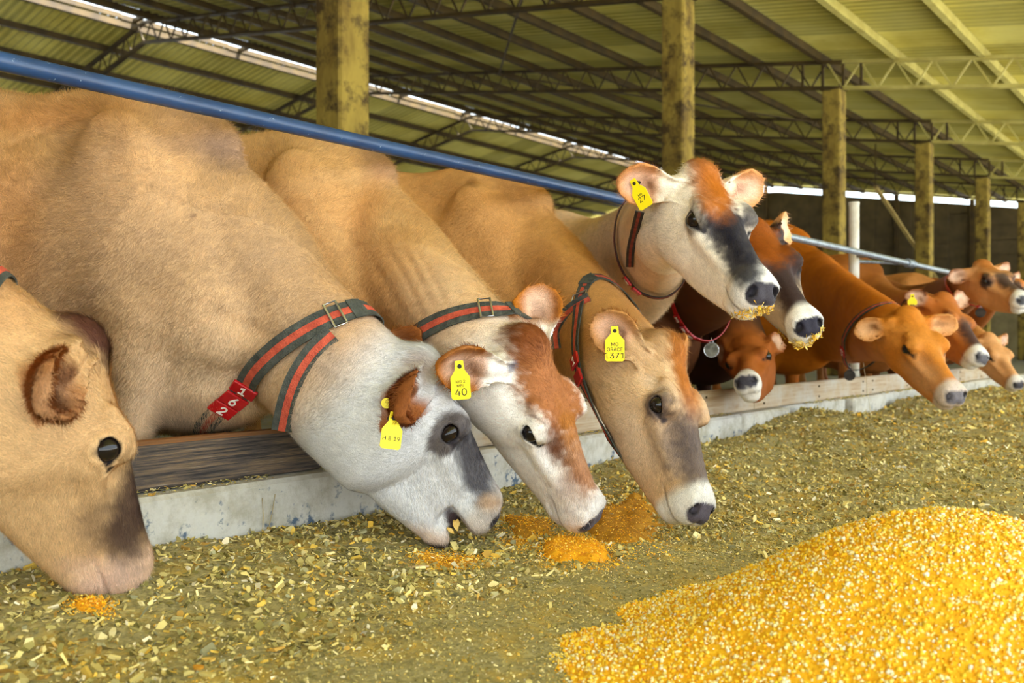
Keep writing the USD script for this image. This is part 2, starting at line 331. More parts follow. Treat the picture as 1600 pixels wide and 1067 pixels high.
# a cap on stools over the open ridge
k = 0
for y in np.arange(Y0, Y1, 2.65):
    ceiling.part('ridge_stool', bar((-RIDGE - .45, y + .3, roof_z(RIDGE) + .08), (-RIDGE + .45, y + .3, roof_z(RIDGE) + .10), .09, .08), M['steel'])
    ceiling.part('ridge_plate', bar((-RIDGE - GAP, y, roof_z(RIDGE) + .09), (-RIDGE - GAP, y + 2.65, roof_z(RIDGE) + .11), .05, .11), M['steel'])
    ceiling.part('ridge_plate', bar((-RIDGE + GAP, y, roof_z(RIDGE) + .09), (-RIDGE + GAP, y + 2.65, roof_z(RIDGE) + .11), .05, .11), M['steel'])
# purlins
for i, D in enumerate(np.arange(D_EAVE + .2, RIDGE - .2, 1.25)):
    for side, DD in (('near', D), ('far', 2 * RIDGE - D)):
        z = roof_z(DD) + .035
        m = cat_([box((-DD - .03, Y0, z - .06), (-DD + .03, Y1, z + .06)), box((-DD - .06, Y0, z - .075), (-DD + .03, Y1, z - .06))])
        nth = ['first', 'second', 'third', 'fourth', 'fifth', 'sixth', 'seventh', 'eighth', 'ninth', 'tenth', 'eleventh', 'twelfth', 'thirteenth', 'fourteenth', 'fifteenth', 'sixteenth', 'seventeenth', 'eighteenth'][i]
        solo('roof_purlin', m, M['litsteel'] if DD < 4.9 else M['steel'], f'long steel purlin under the {"roof over the alley" if side == "near" else "roof slope beyond the ridge light"}, {nth} up from the eave', 'purlin', 'roof purlins')  # purlins over the alley take the painted lit copy
# trusses
def truss_parts(t, y):
    def pt(D, dz): return (-D, y, roof_z(D) - .04 - dz)
    for lo, hi in ((D_EAVE + .1, DC), (DC, RIDGE), (RIDGE, D_FAR - .1)):
        for nm, dz in (('top_chord', 0), ('bottom_chord', .44)):
            for o in (-.035, .035):
                a, b = np.array(pt(lo, dz)), np.array(pt(hi, dz)); a[1] += o; b[1] += o
                t.part(nm, bar(a, b, .03, .055), M['steel'] if hi > DC else M['litsteel'])  # chords on the alley side take the painted lit copy
        Ds = np.linspace(lo, hi, 2 * int(round((hi - lo) / .56)) + 1)
        for j in range(len(Ds) - 1):
            t.part('web_bar', bar(pt(Ds[j], .44 if j % 2 == 0 else 0), pt(Ds[j + 1], 0 if j % 2 == 0 else .44), .026), M['steel'] if Ds[j] > DC else M['litsteel'])
    for D in (DC, DC + .35, DC + .7, DC - .3, 2 * RIDGE - DC):
        t.part('upright', bar(pt(D, 0), pt(D, .46), .04), M['steel'])
WHICH = ['nearest', 'second nearest', 'third', 'fourth', 'fifth', 'sixth']
first = Thing('roof_truss', 'dark lattice roof truss on the nearest concrete column', 'roof truss', (0, BAYS[0] + CW / 2, 0), 'lattice roof trusses')
truss_parts(first, BAYS[0] + CW / 2)
for k in range(1, 6):
    copy_of(first.path, 'roof_truss', (0, BAYS[k] + CW / 2, 0), f'dark lattice roof truss on the {WHICH[k]} concrete column', 'roof truss', 'lattice roof trusses')
copy_of(first.path, 'roof_truss', (0, BAYS[0] - 5.3 + CW / 2, 0), 'dark lattice roof truss overhead, nearer than any column in view', 'roof truss', 'lattice roof trusses')
# wind braces in the roof
for k, (y0, y1, d0, d1) in enumerate(((9.9, 15.1, 8.0, 13.0), (15.2, 20.4, 13.0, 8.0), (4.6, 9.8, 13.5, 8.5))):
    solo('wind_brace', bar((-d0, y0, roof_z(d0) - .10), (-d1, y1, roof_z(d1) - .10), .035), M['steel'], ['slanting steel wind brace between the second and third trusses', 'slanting steel wind brace between the third and fourth trusses', 'slanting steel wind brace between the nearest and second trusses'][k], 'brace', 'wind braces in the roof')
# columns
def column(y, D, label):
    c = Thing('concrete_column', label, 'column', (-D - CW / 2, y + CW / 2, 0), 'concrete columns behind the cows')
    top = roof_z(D) - .50
    c.part('shaft', bevelled((-D - CW, y, 0), (-D, y + CW, top), .022), M['concrete'])
    c.part('bearing_plate', box((-D - CW - .02, y - .02, top), (-D + .02, y + CW + .02, top + .015)), M['steel'])
    for dx in (-.03, -CW + .03): c.part('bolt', trimesh.creation.cylinder(.014, .06, sections=8, transform=trimesh.transformations.translation_matrix((-D + dx, y + .05, top + .04))), M['steel'])
for k, y in enumerate(BAYS):
    column(y, DC, ['broad stained concrete column rising behind the second large cow', 'tall stained concrete column behind the cow with raised cream face', 'square concrete column beside the white steel post', 'fourth concrete column from the left, in front of the end wall', 'fifth concrete column from the left, narrow with distance', 'farthest concrete column at the right edge of the picture'][k])
# end wall: dark boards over pale panels, open under the roof
wl = Thing('wall_far', None, None, kind='structure')
xs = np.arange(-D_FAR, 4.3, 1.32)
for a in xs:
    b = a + 1.31; Dm = -(a + b) / 2
    def wz(x): return roof_z(-x) - .20
    wl.part('lower_panel', box((a, Y1, 0), (b, Y1 + .12, 2.05)), M['wall_pale'])
    for z0 in (2.06, 2.60, 3.14, 3.68, 4.22, 4.76, 5.30, 5.84, 6.38):
        ta, tb = wz(a), wz(b)
        if z0 < max(ta, tb) - .03:
            m = box((a, Y1 + .02, z0), (b, Y1 + .10, z0 + .56)); v = m.vertices.copy()
            v[:, 2] = np.minimum(v[:, 2], np.where(v[:, 0] < (a + b) / 2, ta, tb)); wl.part('wall_board', trimesh.Trimesh(v, m.faces, process=False), M['wall_dark'])
for D in np.arange(-2.5, D_FAR, 2.65):
    wl.part('wall_post', box((-D - .07, Y1 - .14, 0), (-D + .07, Y1, roof_z(D) - .02)), M['steel'])
wl.part('wall_rail', box((-D_FAR, Y1 - .06, 2.02), (4.3, Y1, 2.10)), M['steel'])
put('/World/wall_left', box((-D_FAR - .15, Y0, 0), (-D_FAR, Y1, 1.2)), M['wall_pale'], kind='structure')
put('/World/wall_back_added', cat_([box((-D_FAR, Y0 - .15, 0), (-2.2, Y0, roof_z(RIDGE) + .1)), box((-2.2, Y0 - .15, 3.3), (3.4, Y0, roof_z(2.2))) ]), M['wall_pale'], kind='structure')     # unseen wall added to shape the light, its alley doorway lets fill in
ba, bb = at(1368, 292, 7.6), at(1474, 452, 7.6)
br = Thing('timber_brace', 'yellowish slanting timber brace between the third and fourth concrete columns', 'brace', (bb[0], bb[1], 0))
br.part('brace', bar(ba, bb, .10, .06), M['yellowwood'])
br.part('post', box((bb[0] - .06, bb[1] - .06, 0), (bb[0] + .06, bb[1] + .06, bb[2] + .06)), M['yellowwood'])
br.part('prop', box((ba[0] - .014, ba[1] - .014, ba[2] - .04), (ba[0] + .014, ba[1] + .014, roof_z(7.6) - .04)), M['steel'])
# ------------------------------------------------------------------ the feed kerb, its boards, the rails and the post
ZB0, ZB1 = EYE_Z - .176 * DR, EYE_Z - .117 * DR
kerb = Thing('feed_kerb', 'low whitish concrete kerb under the wooden boards along the feed', 'kerb', (-DR, 3, 0))
ks = [-1.6, .62, 2.55, 4.30, 4.92, 5.95, 6.60, 7.9, 9.2, 11.5, 14, 18]
rng = np.random.default_rng(3)
for i in range(len(ks) - 1):
    a, b = ks[i] + .004, ks[i + 1] - .004; o = .055 if i not in (4, 6) else .0
    m = trimesh.creation.box(bounds=[(-DR - .055, a, -.01), (-DR + o, b, ZB0)])
    m = bevelled((-DR - .055, a, -.01), (-DR + o, b, ZB0 - .004), .012)
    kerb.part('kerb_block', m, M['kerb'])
def board(y0, y1, m, label, z0=ZB0, z1=ZB1, bend=0):
    n = 24; ys = np.linspace(y0, y1, n + 1); rg = np.random.default_rng(int(y0 * 100) + 700)
    prof = [(-.050, z0 + .006), (-.044, z0), (-.006, z0), (0, z0 + .008), (.0, z1 - .010), (-.008, z1), (-.045, z1), (-.050, z1 - .006)]
    w = meshkit.fbm(np.stack([ys * 3, ys * 0 + y0, ys * 0], 1)) - .5
    V = [(-DR + x + .006 * w[i], y, z + (.010 * w[i] if z > (z0 + z1) / 2 else .002 * w[i])) for i, y in enumerate(ys) for x, z in prof]
    k = len(prof); f = []
    for i in range(n):
        for j in range(k):
            q = (j + 1) % k; f += [[i * k + j, (i + 1) * k + j, (i + 1) * k + q], [i * k + j, (i + 1) * k + q, i * k + q]]
    for j in range(1, k - 1): f += [[0, j, j + 1], [n * k, n * k + j + 1, n * k + j]]
    t = Thing('fence_board', label, 'board', (-DR, (y0 + y1) / 2, z0), 'boards on the feed kerb')
    t.part('plank', trimesh.Trimesh(V, [q[::-1] for q in f], process=False), m, smooth=30)
    for y in np.arange(y0 + .12, y1, .8):
        for z in (z0 + .03, z1 - .03): t.part('nail', trimesh.creation.cylinder(.006, .006, sections=8, transform=trimesh.transformations.translation_matrix((-DR + .002, y, z)) @ trimesh.transformations.rotation_matrix(math.pi / 2, (0, 1, 0))), M['steel'])
board(-1.6, 2.28, M['plank'], 'dark weathered wooden board on the kerb beneath the two nearest cows')
board(2.285, 4.55, M['palewood'], 'pale worn board below the nose of the brown cow peeping through')
board(4.555, 6.35, M['palewood'], 'pale worn board below the orange cow with red number strap')
board(6.355, 10.2, M['palewood'], 'farthest pale board on the kerb at the right edge')
RZ = EYE_Z + .295 * DR
def rail_pt(y, dz=0): return (-DR, y, RZ + dz)
r1 = Thing('blue_rail', 'long blue painted steel neck rail above the near cows', 'rail', (-DR, 1, RZ))
ys = np.linspace(-2.2, 4.1, 30); r1.part('pipe', tube([rail_pt(y, -.012 * math.sin(math.pi * (y + 2.2) / 8.6)) for y in ys], .0215, 20), M['blue'], smooth=True)
r1.part('pipe_end', trimesh.creation.cylinder(.024, .05, sections=20, transform=trimesh.transformations.translation_matrix((-DR, 4.1, RZ - .01)) @ trimesh.transformations.rotation_matrix(math.pi / 2, (1, 0, 0))), M['galv'], smooth=30)
r2 = Thing('grey_rail', 'grey galvanised neck rail clamped to the white post', 'rail', (-DR, 7, RZ))
ys = np.linspace(4.12, 8.75, 20); r2.part('pipe', tube([rail_pt(y, -.012) for y in ys], .0215, 18), M['galv'], smooth=True)
YP = 6.45
for o in (-.05, .05): r2.part('clamp_ring', trimesh.creation.torus(.026, .010, major_sections=20, minor_sections=8, transform=trimesh.transformations.translation_matrix((-DR, 7.35 + o, RZ - .012)) @ trimesh.transformations.rotation_matrix(math.pi / 2, (1, 0, 0))), M['galv'], smooth=True)
r2.part('clamp_sleeve', trimesh.creation.cylinder(.030, .16, sections=18, transform=trimesh.transformations.translation_matrix((-DR, 7.35, RZ - .012)) @ trimesh.transformations.rotation_matrix(math.pi / 2, (1, 0, 0))), M['galv'], smooth=30)
r2.part('stay', tube([(-DR - .10, YP, RZ - .05), (-DR - .05, 6.9, RZ - .03), (-DR - .005, 7.32, RZ - .015)], .014, 10), M['galv'], smooth=True)
post = Thing('white_post', 'white painted steel post standing behind the grey rail', 'post', (-DR - .12, YP, 0))
post.part('tube', trimesh.creation.cylinder(.036, 1.56, sections=24, transform=trimesh.transformations.translation_matrix((-DR - .12, YP, .78))), M['whitepost'], smooth=30)
post.part('cap', trimesh.creation.cylinder(.038, .02, sections=24, transform=trimesh.transformations.translation_matrix((-DR - .12, YP, 1.56))), M['whitepost'], smooth=30)
post.part('bracket', bar((-DR - .10, YP, RZ - .012), (-DR - .030, YP, RZ - .012), .05, .03), M['galv'])
# ------------------------------------------------------------------ a Jersey cow's head: x to the nose, y to her left, z out of the forehead
HX = np.array([-.055, -.03, 0., .05, .11, .17, .24, .31, .38, .42, .448, .466, .480])
HT = np.array([-.06, -.022, .0, .006, -.002, -.012, -.028, -.045, -.060, -.068, -.078, -.094, -.115])   # top line
HB = np.array([-.12, -.18, -.222, -.256, -.276, -.278, -.268, -.253, -.236, -.222, -.206, -.180, -.125])  # under line
HW = np.array([.022, .064, .080, .092, .097, .092, .074, .061, .054, .054, .052, .042, .010])    # half width high up
HU = np.array([.020, .050, .060, .064, .064, .060, .053, .046, .042, .044, .043, .036, .010])    # half width low down
EYE = np.array([.176, .087, -.062]); EYE_R = .0245
def head_sdf(p, o):
    x, z = p[:, 0], p[:, 2]; y = np.abs(p[:, 1])
    py = np.stack([x, y, z], 1)
    top, bot = np.interp(x, HX, HT).astype(F), np.interp(x, HX, HB).astype(F)
    h = (top - bot) / 2; c = (top + bot) / 2
    v = sstep((z - bot) / (2 * h), 0.05, .85)
    w = lerp(np.interp(x, HX, HU), np.interp(x, HX, HW), v).astype(F)
    pw = 2.3
    q = ((y / w) ** pw + (np.abs(z - c) / h) ** pw) ** (1 / pw)
    d = (q - 1) * np.minimum(w, h) * .9
    d = smax(d, np.abs(x - .22) - .277, .03)
    jaw = o.get('mouth', 0)
    # poll, brow, cheeks, orbits, facial crest, muzzle
    d = smin(d, ell(py, (-.026, .0, -.008), (.050, .056, .042)), .05)
    d = smin(d, ell(py, (.080, .050, -.150), (.090, .044, .095)), .05)
    d = smin(d, ell(py, (.168, .070, -.052), (.050, .036, .043)), .03)          # orbit
    d = smin(d, cone(py, (.120, .078, -.030), (.200, .086, -.036), .014, .014), .025)   # brow bar
    d = smin(d, cone(py, (.205, .074, -.098), (.315, .046, -.108), .012, .008), .04)
    d = smin(d, ell(py, (.434, .022, -.114), (.046, .034, .032)), .03)           # nose pad
    d = smin(d, ell(py, (.442, .020, -.146), (.050, .038, .036)), .028)          # upper lip
    if jaw == 0:
        d = smin(d, ell(py, (.418, .0, -.196), (.044, .040, .022)), .02)         # chin
    d = smax(d, -ell(py, (.315, .066, -.066), (.07, .016, .030)), .04)           # hollow below the eye
    d = smax(d, -ell(py, (.10, .108, -.048), (.04, .012, .022)), .04)            # temple
    # nostrils: a comma, wide inside
    N = rot('z', 28) @ rot('y', 35)
    d = smax(d, -ell(py, (.474, .039, -.104), (.014, .012, .019), N.T), .008)
    d = smin(d, ell(py, (.452, .046, -.104), (.018, .009, .014), N.T), .012)
    # eye: lids round an almond opening
    E = o['_lid']
    lid = ell(py, EYE, (.030, .030, .030))
    d = smin(d, lid + .002, .018)
    d = smax(d, -ell(py, EYE + np.array([.002, .022, .002]), (.0262, .030, E), rot('y', 14).T), .005)
    d = smax(d, -cone(py, EYE + np.array([.012, .022, -.002]), EYE + np.array([.034, .004, -.012]), .014, .004), .005)   # inner corner
    # a crease over the eye
    d = d + .003 * np.exp(-((np.linalg.norm(py - EYE.astype(F) - np.array([-.004, .012, .012], F), axis=1) - .036) / .004) ** 2) * sstep(z, -.075, -.05)
    # mouth
    if jaw == 0:
        d = d + .0036 * np.exp(-((z + .170 - .10 * (.45 - x)) / .0032) ** 2) * sstep(x, .350, .385)
    else:
        cut = z + .168 + .08 * (x - .40)
        d = smax(d, -smax(smax(cut, -(z + .24), .004), .350 - x, .012), .010)    # take the lower jaw off in front
        d = smax(d, -ell(py, (.44, 0, -.174), (.05, .026, .012)), .008)          # palate
        d = smin(d, ell(py, (.365, 0, -.186), (.06, .030, .026)), .012)            # tongue and gum close the cavity
        a = math.radians(jaw)
        piv = np.array([.14, 0, -.17], F); q2 = py - piv
        cs, sn = F(math.cos(a)), F(math.sin(a))
        q2 = np.stack([q2[:, 0] * cs - q2[:, 2] * sn, q2[:, 1], q2[:, 0] * sn + q2[:, 2] * cs], 1) + piv
        j = cone(q2, (.22, .012, -.212), (.39, .008, -.196), .046, .028)
        j = smin(j, ell(q2, (.408, .008, -.192), (.042, .038, .024)), .02)
        j = smax(j, -ell(q2, (.40, .0, -.162), (.06, .028, .014)), .008)
        d = smin(d, j, .018)
    # ears
    for s in (1, -1):
        e = o['ear_l' if s == 1 else 'ear_r']
        d = smin(d, ear_sdf(np.stack([x, p[:, 1] * s, z], 1), e), .02)
    return d
EAR_BASE = np.array([-.014, .094, -.052])
def ear_frame(e):
    u = unit(e['dir']); n = np.asarray(e['open'], float); n = unit(n - u * (n @ u)); w = np.cross(n, u)
    return u, w, n
def ear_sdf(p, e):
    u, w, n = ear_frame(e); L = e.get('len', .17); W = e.get('wid', .060)
    q = p - EAR_BASE.astype(F)
    a, b, c = dot(q, u), dot(q, w), dot(q, n)
    t = np.clip(a / L, 0, 1)
    hw = W * np.interp(t, [0, .15, .4, .62, .82, .94, 1], [.42, .66, .96, 1, .74, .42, .10]).astype(F)
    cu = e.get('cup', 1.0) * np.interp(t, [0, .3, .7, 1], [.07, .062, .036, .014]).astype(F)
    r = b / np.maximum(hw, .004)
    mid = cu * np.clip(r * r, 0, 1.6) - cu * .55 + e.get('bend', .0) * t * t
    th = np.interp(t, [0, .3, 1], [.017, .0115, .0095]).astype(F)
    sh = np.abs(c - mid) * np.float32(.75) - th
    d = smax(sh, np.abs(b) - hw, .014)
    d = smax(d, a - L, .01); d = smax(d, -a - .03, .01)
    return smin(d, cone(p, EAR_BASE - u * .01, EAR_BASE + u * .035, .030, .024), .02)
# ------------------------------------------------------------------ the cows
M['hair'] = usdkit.material(stage, '/World/Looks/hair', {'a': ('attribute', {'attribute': 'coat'}), 'p': ('principled_bsdf', {'roughness': .6, 'specular_ior_level': .12})}, [('a.color', 'p.base_color')], 'p.BSDF')
def rotvec(v):
    v = np.asarray(v, float); a = np.linalg.norm(v); k = v / a
    K = np.array([[0, -k[2], k[1]], [k[2], 0, -k[0]], [-k[1], k[0], 0]])
    return np.eye(3) + math.sin(a) * K + (1 - math.cos(a)) * K @ K
def bez(p, n):
    t = np.linspace(0, 1, n)[:, None]; p = [np.asarray(x, float) for x in p]
    return (1 - t) ** 3 * p[0] + 3 * (1 - t) ** 2 * t * p[1] + 3 * (1 - t) * t * t * p[2] + t ** 3 * p[3]
class Cow:
    def __init__(s, c):
        s.c = c
        s.R, s.t, s.sc = rotvec(c['rv']), np.array(c['pos'], float), np.array(c['sc'], float)
        yaw = math.radians(c['yaw']); s.S = c.get('size', 1.03)
        s.W = np.array([c['wx'], c['wy'], 0.0])
        s.B = np.array([[math.cos(yaw), math.sin(yaw), 0], [-math.sin(yaw), math.cos(yaw), 0], [0, 0, 1.0]])   # rows: forward, left, up
        o = dict(mouth=c.get('mouth', 0), _lid=F(c.get('lid', .019)))
        for k, d in (('ear_l', c.get('el')), ('ear_r', c.get('er'))):
            d = d or (-.3, .92, -.1); v = (s.R.T * (CAM - s.t)).sum(1) * [1, 1 if k == 'ear_l' else -1, 1]; v = unit(v) + [.35, 0, -.1]
            o[k] = dict(dir=d, open=c.get('eo' + k[-1], v), len=c.get('elen', .165), wid=c.get('ewid', .066))
        s.o = o; s.prims()
    def h2w(s, P):
        P = np.asarray(P, float) * s.sc; return (mm(P, s.R.T) if P.ndim == 2 else (s.R * P).sum(1)) + s.t
    def w2h(s, P): return mm(P - s.t.astype(F), s.R) / s.sc.astype(F)
    def b2w(s, P):
        P = np.asarray(P, float) * s.S; return s.W + (mm(P, s.B) if P.ndim == 2 else (s.B.T * P).sum(1))
    def w2b(s, P): return mm(P - s.W.astype(F), s.B.T) / F(s.S)
    def prims(s):
        L = s.L = []                       # (function of body-frame points, centre, radius, blend)
        def E(c, r, k=.08, pitch=0, yaw=0):
            ax = (rot('z', yaw) @ rot('y', pitch)).T
            L.append((lambda q: ell(q, c, r, ax), c, max(r), k))
        def Cn(a, b, ra, rb, k=.05, fs=1.0):
            a = np.array(a, float); b = np.array(b, float)
            L.append((lambda q: cone(q, a, b, ra, rb, None if fs == 1 else (0, 1, 0), fs), (a + b) / 2, np.linalg.norm(a - b) / 2 + max(ra, rb), k))
        hw = s.c.get('girth', .88)
        E((-.05, 0, .73), (.42, .235 * hw, .41)); E((-.58, 0, .74), (.60, .305 * hw, .41)); E((-1.14, 0, .96), (.34, .24, .26), .12)
        Cn((-.05, 0, 1.13), (-1.25, 0, 1.14), .055, .06, .12)
        E((-.02, 0, 1.13), (.24, .07, .10), .12)
        for y in (-1, 1):
            E((.02, .145 * y, .86), (.12, .055, .28), .12, -14); E((.22, .16 * y, .66), (.12, .07, .13), .10)
            E((-1.02, .22 * y, 1.07), (.08, .05, .06), .10); E((-1.12, .19 * y, .76), (.20, .09, .26), .12)
            Cn((.04, .15 * y, .62), (.00, .15 * y, .34), .085, .048, .06); Cn((.00, .15 * y, .36), (.01, .15 * y, .11), .042, .032, .02); Cn((.01, .15 * y, .12), (.04, .15 * y, .045), .038, .045, .02)
            Cn((-1.08, .19 * y, .70), (-1.26, .18 * y, .45), .12, .055, .06); Cn((-1.26, .18 * y, .47), (-1.22, .17 * y, .12), .045, .034, .02); Cn((-1.22, .17 * y, .13), (-1.19, .17 * y, .045), .038, .045, .02)
        E((.16, 0, .555), (.22, .135, .22), .12)
        E((-.98, 0, .50), (.20, .15, .13), .06)
        Cn((-1.46, 0, 1.08), (-1.54, 0, .80), .035, .022, .05); Cn((-1.54, 0, .80), (-1.52, 0, .42), .022, .03, .02)
        # neck: an elliptic tube from the shoulder to behind the head
        n = 19; bf = s.B[0]
        nape, throat = s.h2w((-.035, 0, -.035)), s.h2w(s.c.get('thr', (.05, 0, -.245)))
        hb = -s.R[:, 0]
        wt, br = s.b2w((.02, 0, 1.15)), s.b2w(s.c.get('br', (.22, 0, .41)))
        a = np.linalg.norm(nape - wt)
        d1 = bf + np.array([0, 0, s.c.get('arch', -1.6)]); d2 = unit(wt - nape) + hb * s.c.get('nape', .25)
        cr = bez((wt, wt + unit(d1) * a * .26, nape + unit(d2) * a * .30, nape), n)
        d3 = bf + np.array([0, 0, s.c.get('sag', -.1)]); d4 = unit(br - throat) + hb * s.c.get('throat', .3)
        un = bez((br, br + unit(d3) * a * .25, throat + unit(d4) * a * .25, throat), n)
        s.crest, s.under = cr, un
        m = (cr + un) / 2; hgt = np.linalg.norm(cr - un, axis=1) / 2
        sd = np.interp(np.linspace(0, 1, n), [0, .3, .7, 1], np.array([.185, .135, .105, .098]) * s.c.get('thick', 1))
        s.N = []
        for i in range(n - 1):
            up_ = unit((cr[i] + cr[i + 1] - un[i] - un[i + 1])); ax = unit(m[i + 1] - m[i]); side = unit(np.cross(up_, ax))
            r0, r1 = (hgt[j] * .98 * np.linalg.norm(np.cross(ax, unit(cr[j] - un[j]))) for j in (i, i + 1)); fs = float(np.clip((sd[i] + sd[i + 1]) / (r0 + r1), .3, 1))
            s.N.append((m[i].astype(F), m[i + 1].astype(F), F(r0), F(r1), side, fs))
        s.m = m
        P = np.vstack([s.b2w([(-1.62, -.36, 0), (-1.62, .36, 0), (.5, .36, 1.3), (.5, -.36, 1.3), (-1.62, .36, 1.3), (-1.62, -.36, 1.3)]), s.h2w([(x, y, z) for x in (-.16, .53) for y in (-.27, .27) for z in (-.30, .16)]), cr, un])
        s.lo, s.hi = P.min(0) - .03, P.max(0) + .03; s.lo[2] = -.02
    def sdf(s, P):
        P = np.ascontiguousarray(P, F); d = np.full(len(P), 1.0, F)
        q = s.w2b(P); q[:, 2] += F(s.c.get('down', .13)) * q[:, 0] * sstep(q[:, 2], .25, .75)
        for fn, c, r, k in s.L:
            m = ((q - np.asarray(c, F)) ** 2).sum(1) < (r + k + .12) ** 2
            if m.any(): d[m] = smin(d[m], fn(q[m]) * F(s.S), F(k))
        for a, b, r0, r1, side, fs in s.N:
            m = ((P - (a + b) / 2) ** 2).sum(1) < (max(r0, r1) + .35) ** 2
            if m.any(): d[m] = smin(d[m], cone(P[m], a, b, r0, r1, side, fs), F(.06))
        h = s.w2h(P); m = ((h - np.array([.2, 0, -.1], F)) ** 2).sum(1) < .47 ** 2
        if m.any():
            dh = head_sdf(h[m], s.o) * F(s.sc.min()); d[m] = smin(d[m], dh, F(.05) * sstep(.22 - h[m][:, 0], 0, .12) + F(.002))
        m = P[:, 2] < .05
        if m.any(): d[m] = np.maximum(d[m], .004 - P[m, 2])
        return d
    def extra(s, P, Nn):
        """Fine relief of the skin, as an offset along the normal."""
        a = (meshkit.fbm(P * 7, 3, 5) - .5) * .010
        a = a * sstep(np.linalg.norm(s.w2h(P.astype(F)) - np.array([.2, 0, -.1], F), axis=1), .2, .4)
        sh = sstep(((CAM - P) * Nn).sum(1) / np.linalg.norm(CAM - P, axis=1), 0, .3); px = proj(P)
        for line, w, dep in s.c.get('folds', ()):               # skin folds and muscle edges on the near side
            q = np.array(line, float); best = np.full(len(P), 1e9); tt = np.zeros(len(P))
            for i in range(len(q) - 1):
                e = q[i + 1] - q[i]; w_ = px - q[i]; t = np.clip((w_[:, 0] * e[0] + w_[:, 1] * e[1]) / (e[0] ** 2 + e[1] ** 2), 0, 1); d = np.linalg.norm(px - q[i] - t[:, None] * e, axis=1)
                tt = np.where(d < best, (i + t) / (len(q) - 1), tt); best = np.minimum(d, best)
            a = a - dep * np.exp(-(best / w) ** 2) * np.sin(np.pi * np.clip(tt, .02, .98)) ** .6 * sh
        return a
    def mesh(s, h, fine=1):
        V, T = nets(s.sdf, s.lo, s.hi, h)
        V = project(s.sdf, V, 2, h)
        for k in range(fine):
            hl = s.w2h(V.astype(F)); mark = (hl[:, 0] > -.12) & (np.linalg.norm(hl - np.array([.2, 0, -.08], F), axis=1) < .40)
            V, T = refine(V, T, mark); V = project(s.sdf, V, 1, h / 2)
        hl = s.w2h(V.astype(F)); er = (np.abs(hl[:, 1]) > .115) & (np.linalg.norm(hl - np.array([-.03, 0, -.04], F), axis=1) < .36)
        E_ = np.vstack([T[:, [0, 1]], T[:, [1, 2]], T[:, [2, 0]]])
        for _ in range(4 if fine else 2):
            a, n_ = np.zeros_like(V), np.zeros(len(V)); np.add.at(a, E_[:, 0], V[E_[:, 1]]); np.add.at(n_, E_[:, 0], 1)
            V = np.where(er[:, None], .4 * V + .6 * a / np.maximum(n_, 1)[:, None], V)
        n = meshkit.arrays((V, T), True)[2]
        V = V + n * s.extra(V, n)[:, None]
        s.V, s.T = V, T
        return V, T
    # ---- the coat
    def coat(s):
        c = s.c; P = s.V.astype(F); h = s.w2h(P); b = s.w2b(P)
        w1 = (meshkit.fbm(P * 26, 3, 1) - .5)[:, None] * .28; w2 = (meshkit.fbm(P * 5, 3, 2) - .5)[:, None]; w3 = (meshkit.fbm(P * 60, 2, 3) - .5)[:, None]
        hy = np.abs(h[:, 1]); hp = np.stack([h[:, 0], hy, h[:, 2]], 1)
        def mixin(col, k, to): return col + (srgb(to) - col) * np.clip(k, 0, 1).reshape(-1, 1)
        def blob(Q, cen, r, soft, warp=1.0):
            k = np.linalg.norm((Q - np.asarray(cen, F)) / np.asarray(r, F), axis=1) + (w1[:, 0] + .5 * w3[:, 0]) * warp
            return 1 - sstep(k, 1 - soft, 1 + soft)
        col = np.repeat(srgb(c['body'])[None], len(P), 0)
        col = mixin(col, sstep(w2[:, 0], -.05, .22) * .55, c.get('body2', c['body']))
        col = mixin(col, (1 - sstep(b[:, 2], .35, .75)) * .5, c.get('belly', c['body']))
        for cen, r, soft, k, to in c.get('bodyblobs', ()):       # body frame
            col = mixin(col, blob(b, cen, r, soft) * k, to)
        hd = sstep(h[:, 0], c.get('hx', -.10) - .10, c.get('hx', -.10) + .10) * (np.linalg.norm(h - np.array([.2, 0, -.1], F), axis=1) < .47)
        col = mixin(col, hd, c['head'])
        col = mixin(col, hd * sstep(w2[:, 0], -.02, .2) * .5, c.get('head2', c['head']))
        for cen, r, soft, k, to in c.get('blobs', ()):           # head frame, both sides alike
            col = mixin(col, blob(hp, cen, r, soft) * k * (hd > 0), to)
        for cen, r, soft, k, to in c.get('oneside', ()):
            col = mixin(col, blob(h, cen, r, soft) * k * (hd > 0), to)
        x, z = h[:, 0], h[:, 2]
        near = hd > 0
        mz = sstep(x + w1[:, 0] * .05, .385, .425) * near
        col = mixin(col, mz * c.get('mealy', .9), c.get('muzzle', (226, 220, 210)))
        pd = np.linalg.norm((hp - np.array([.478, .018, -.112], F)) / np.array([.030, .040, .034], F), axis=1)
        pad = (1 - sstep(pd + w3[:, 0] * .15, .92, 1.08)) * near
        col = mixin(col, pad * c.get('padk', 1), c.get('pad', (72, 68, 72)))
        nos = np.linalg.norm((hp - np.array([.476, .042, -.106], F)) / np.array([.016, .013, .018], F), axis=1)
        col = mixin(col, (1 - sstep(nos, .8, 1.35)) * near, (30, 26, 28))
        lip = np.exp(-((z + .170 - .10 * (.45 - x)) / .004) ** 2) * sstep(x, .35, .39) * near
        col = mixin(col, lip * .6, (90, 74, 68))
        if c.get('mouth'):
            inner = np.linalg.norm((hp - np.array([.40, 0, -.182], F)) / np.array([.07, .040, .022], F), axis=1)
            col = mixin(col, (1 - sstep(inner, .8, 1.1)) * near, (64, 50, 50))
        e = np.linalg.norm(hp - EYE.astype(F), axis=1)
        if c.get('ring'): col = mixin(col, (1 - sstep(e + w3[:, 0] * .012 + w1[:, 0] * .02, c.get('ringr', .040), c.get('ringr', .040) + .022)) * c.get('ringk', .9) * near, c['ring'])
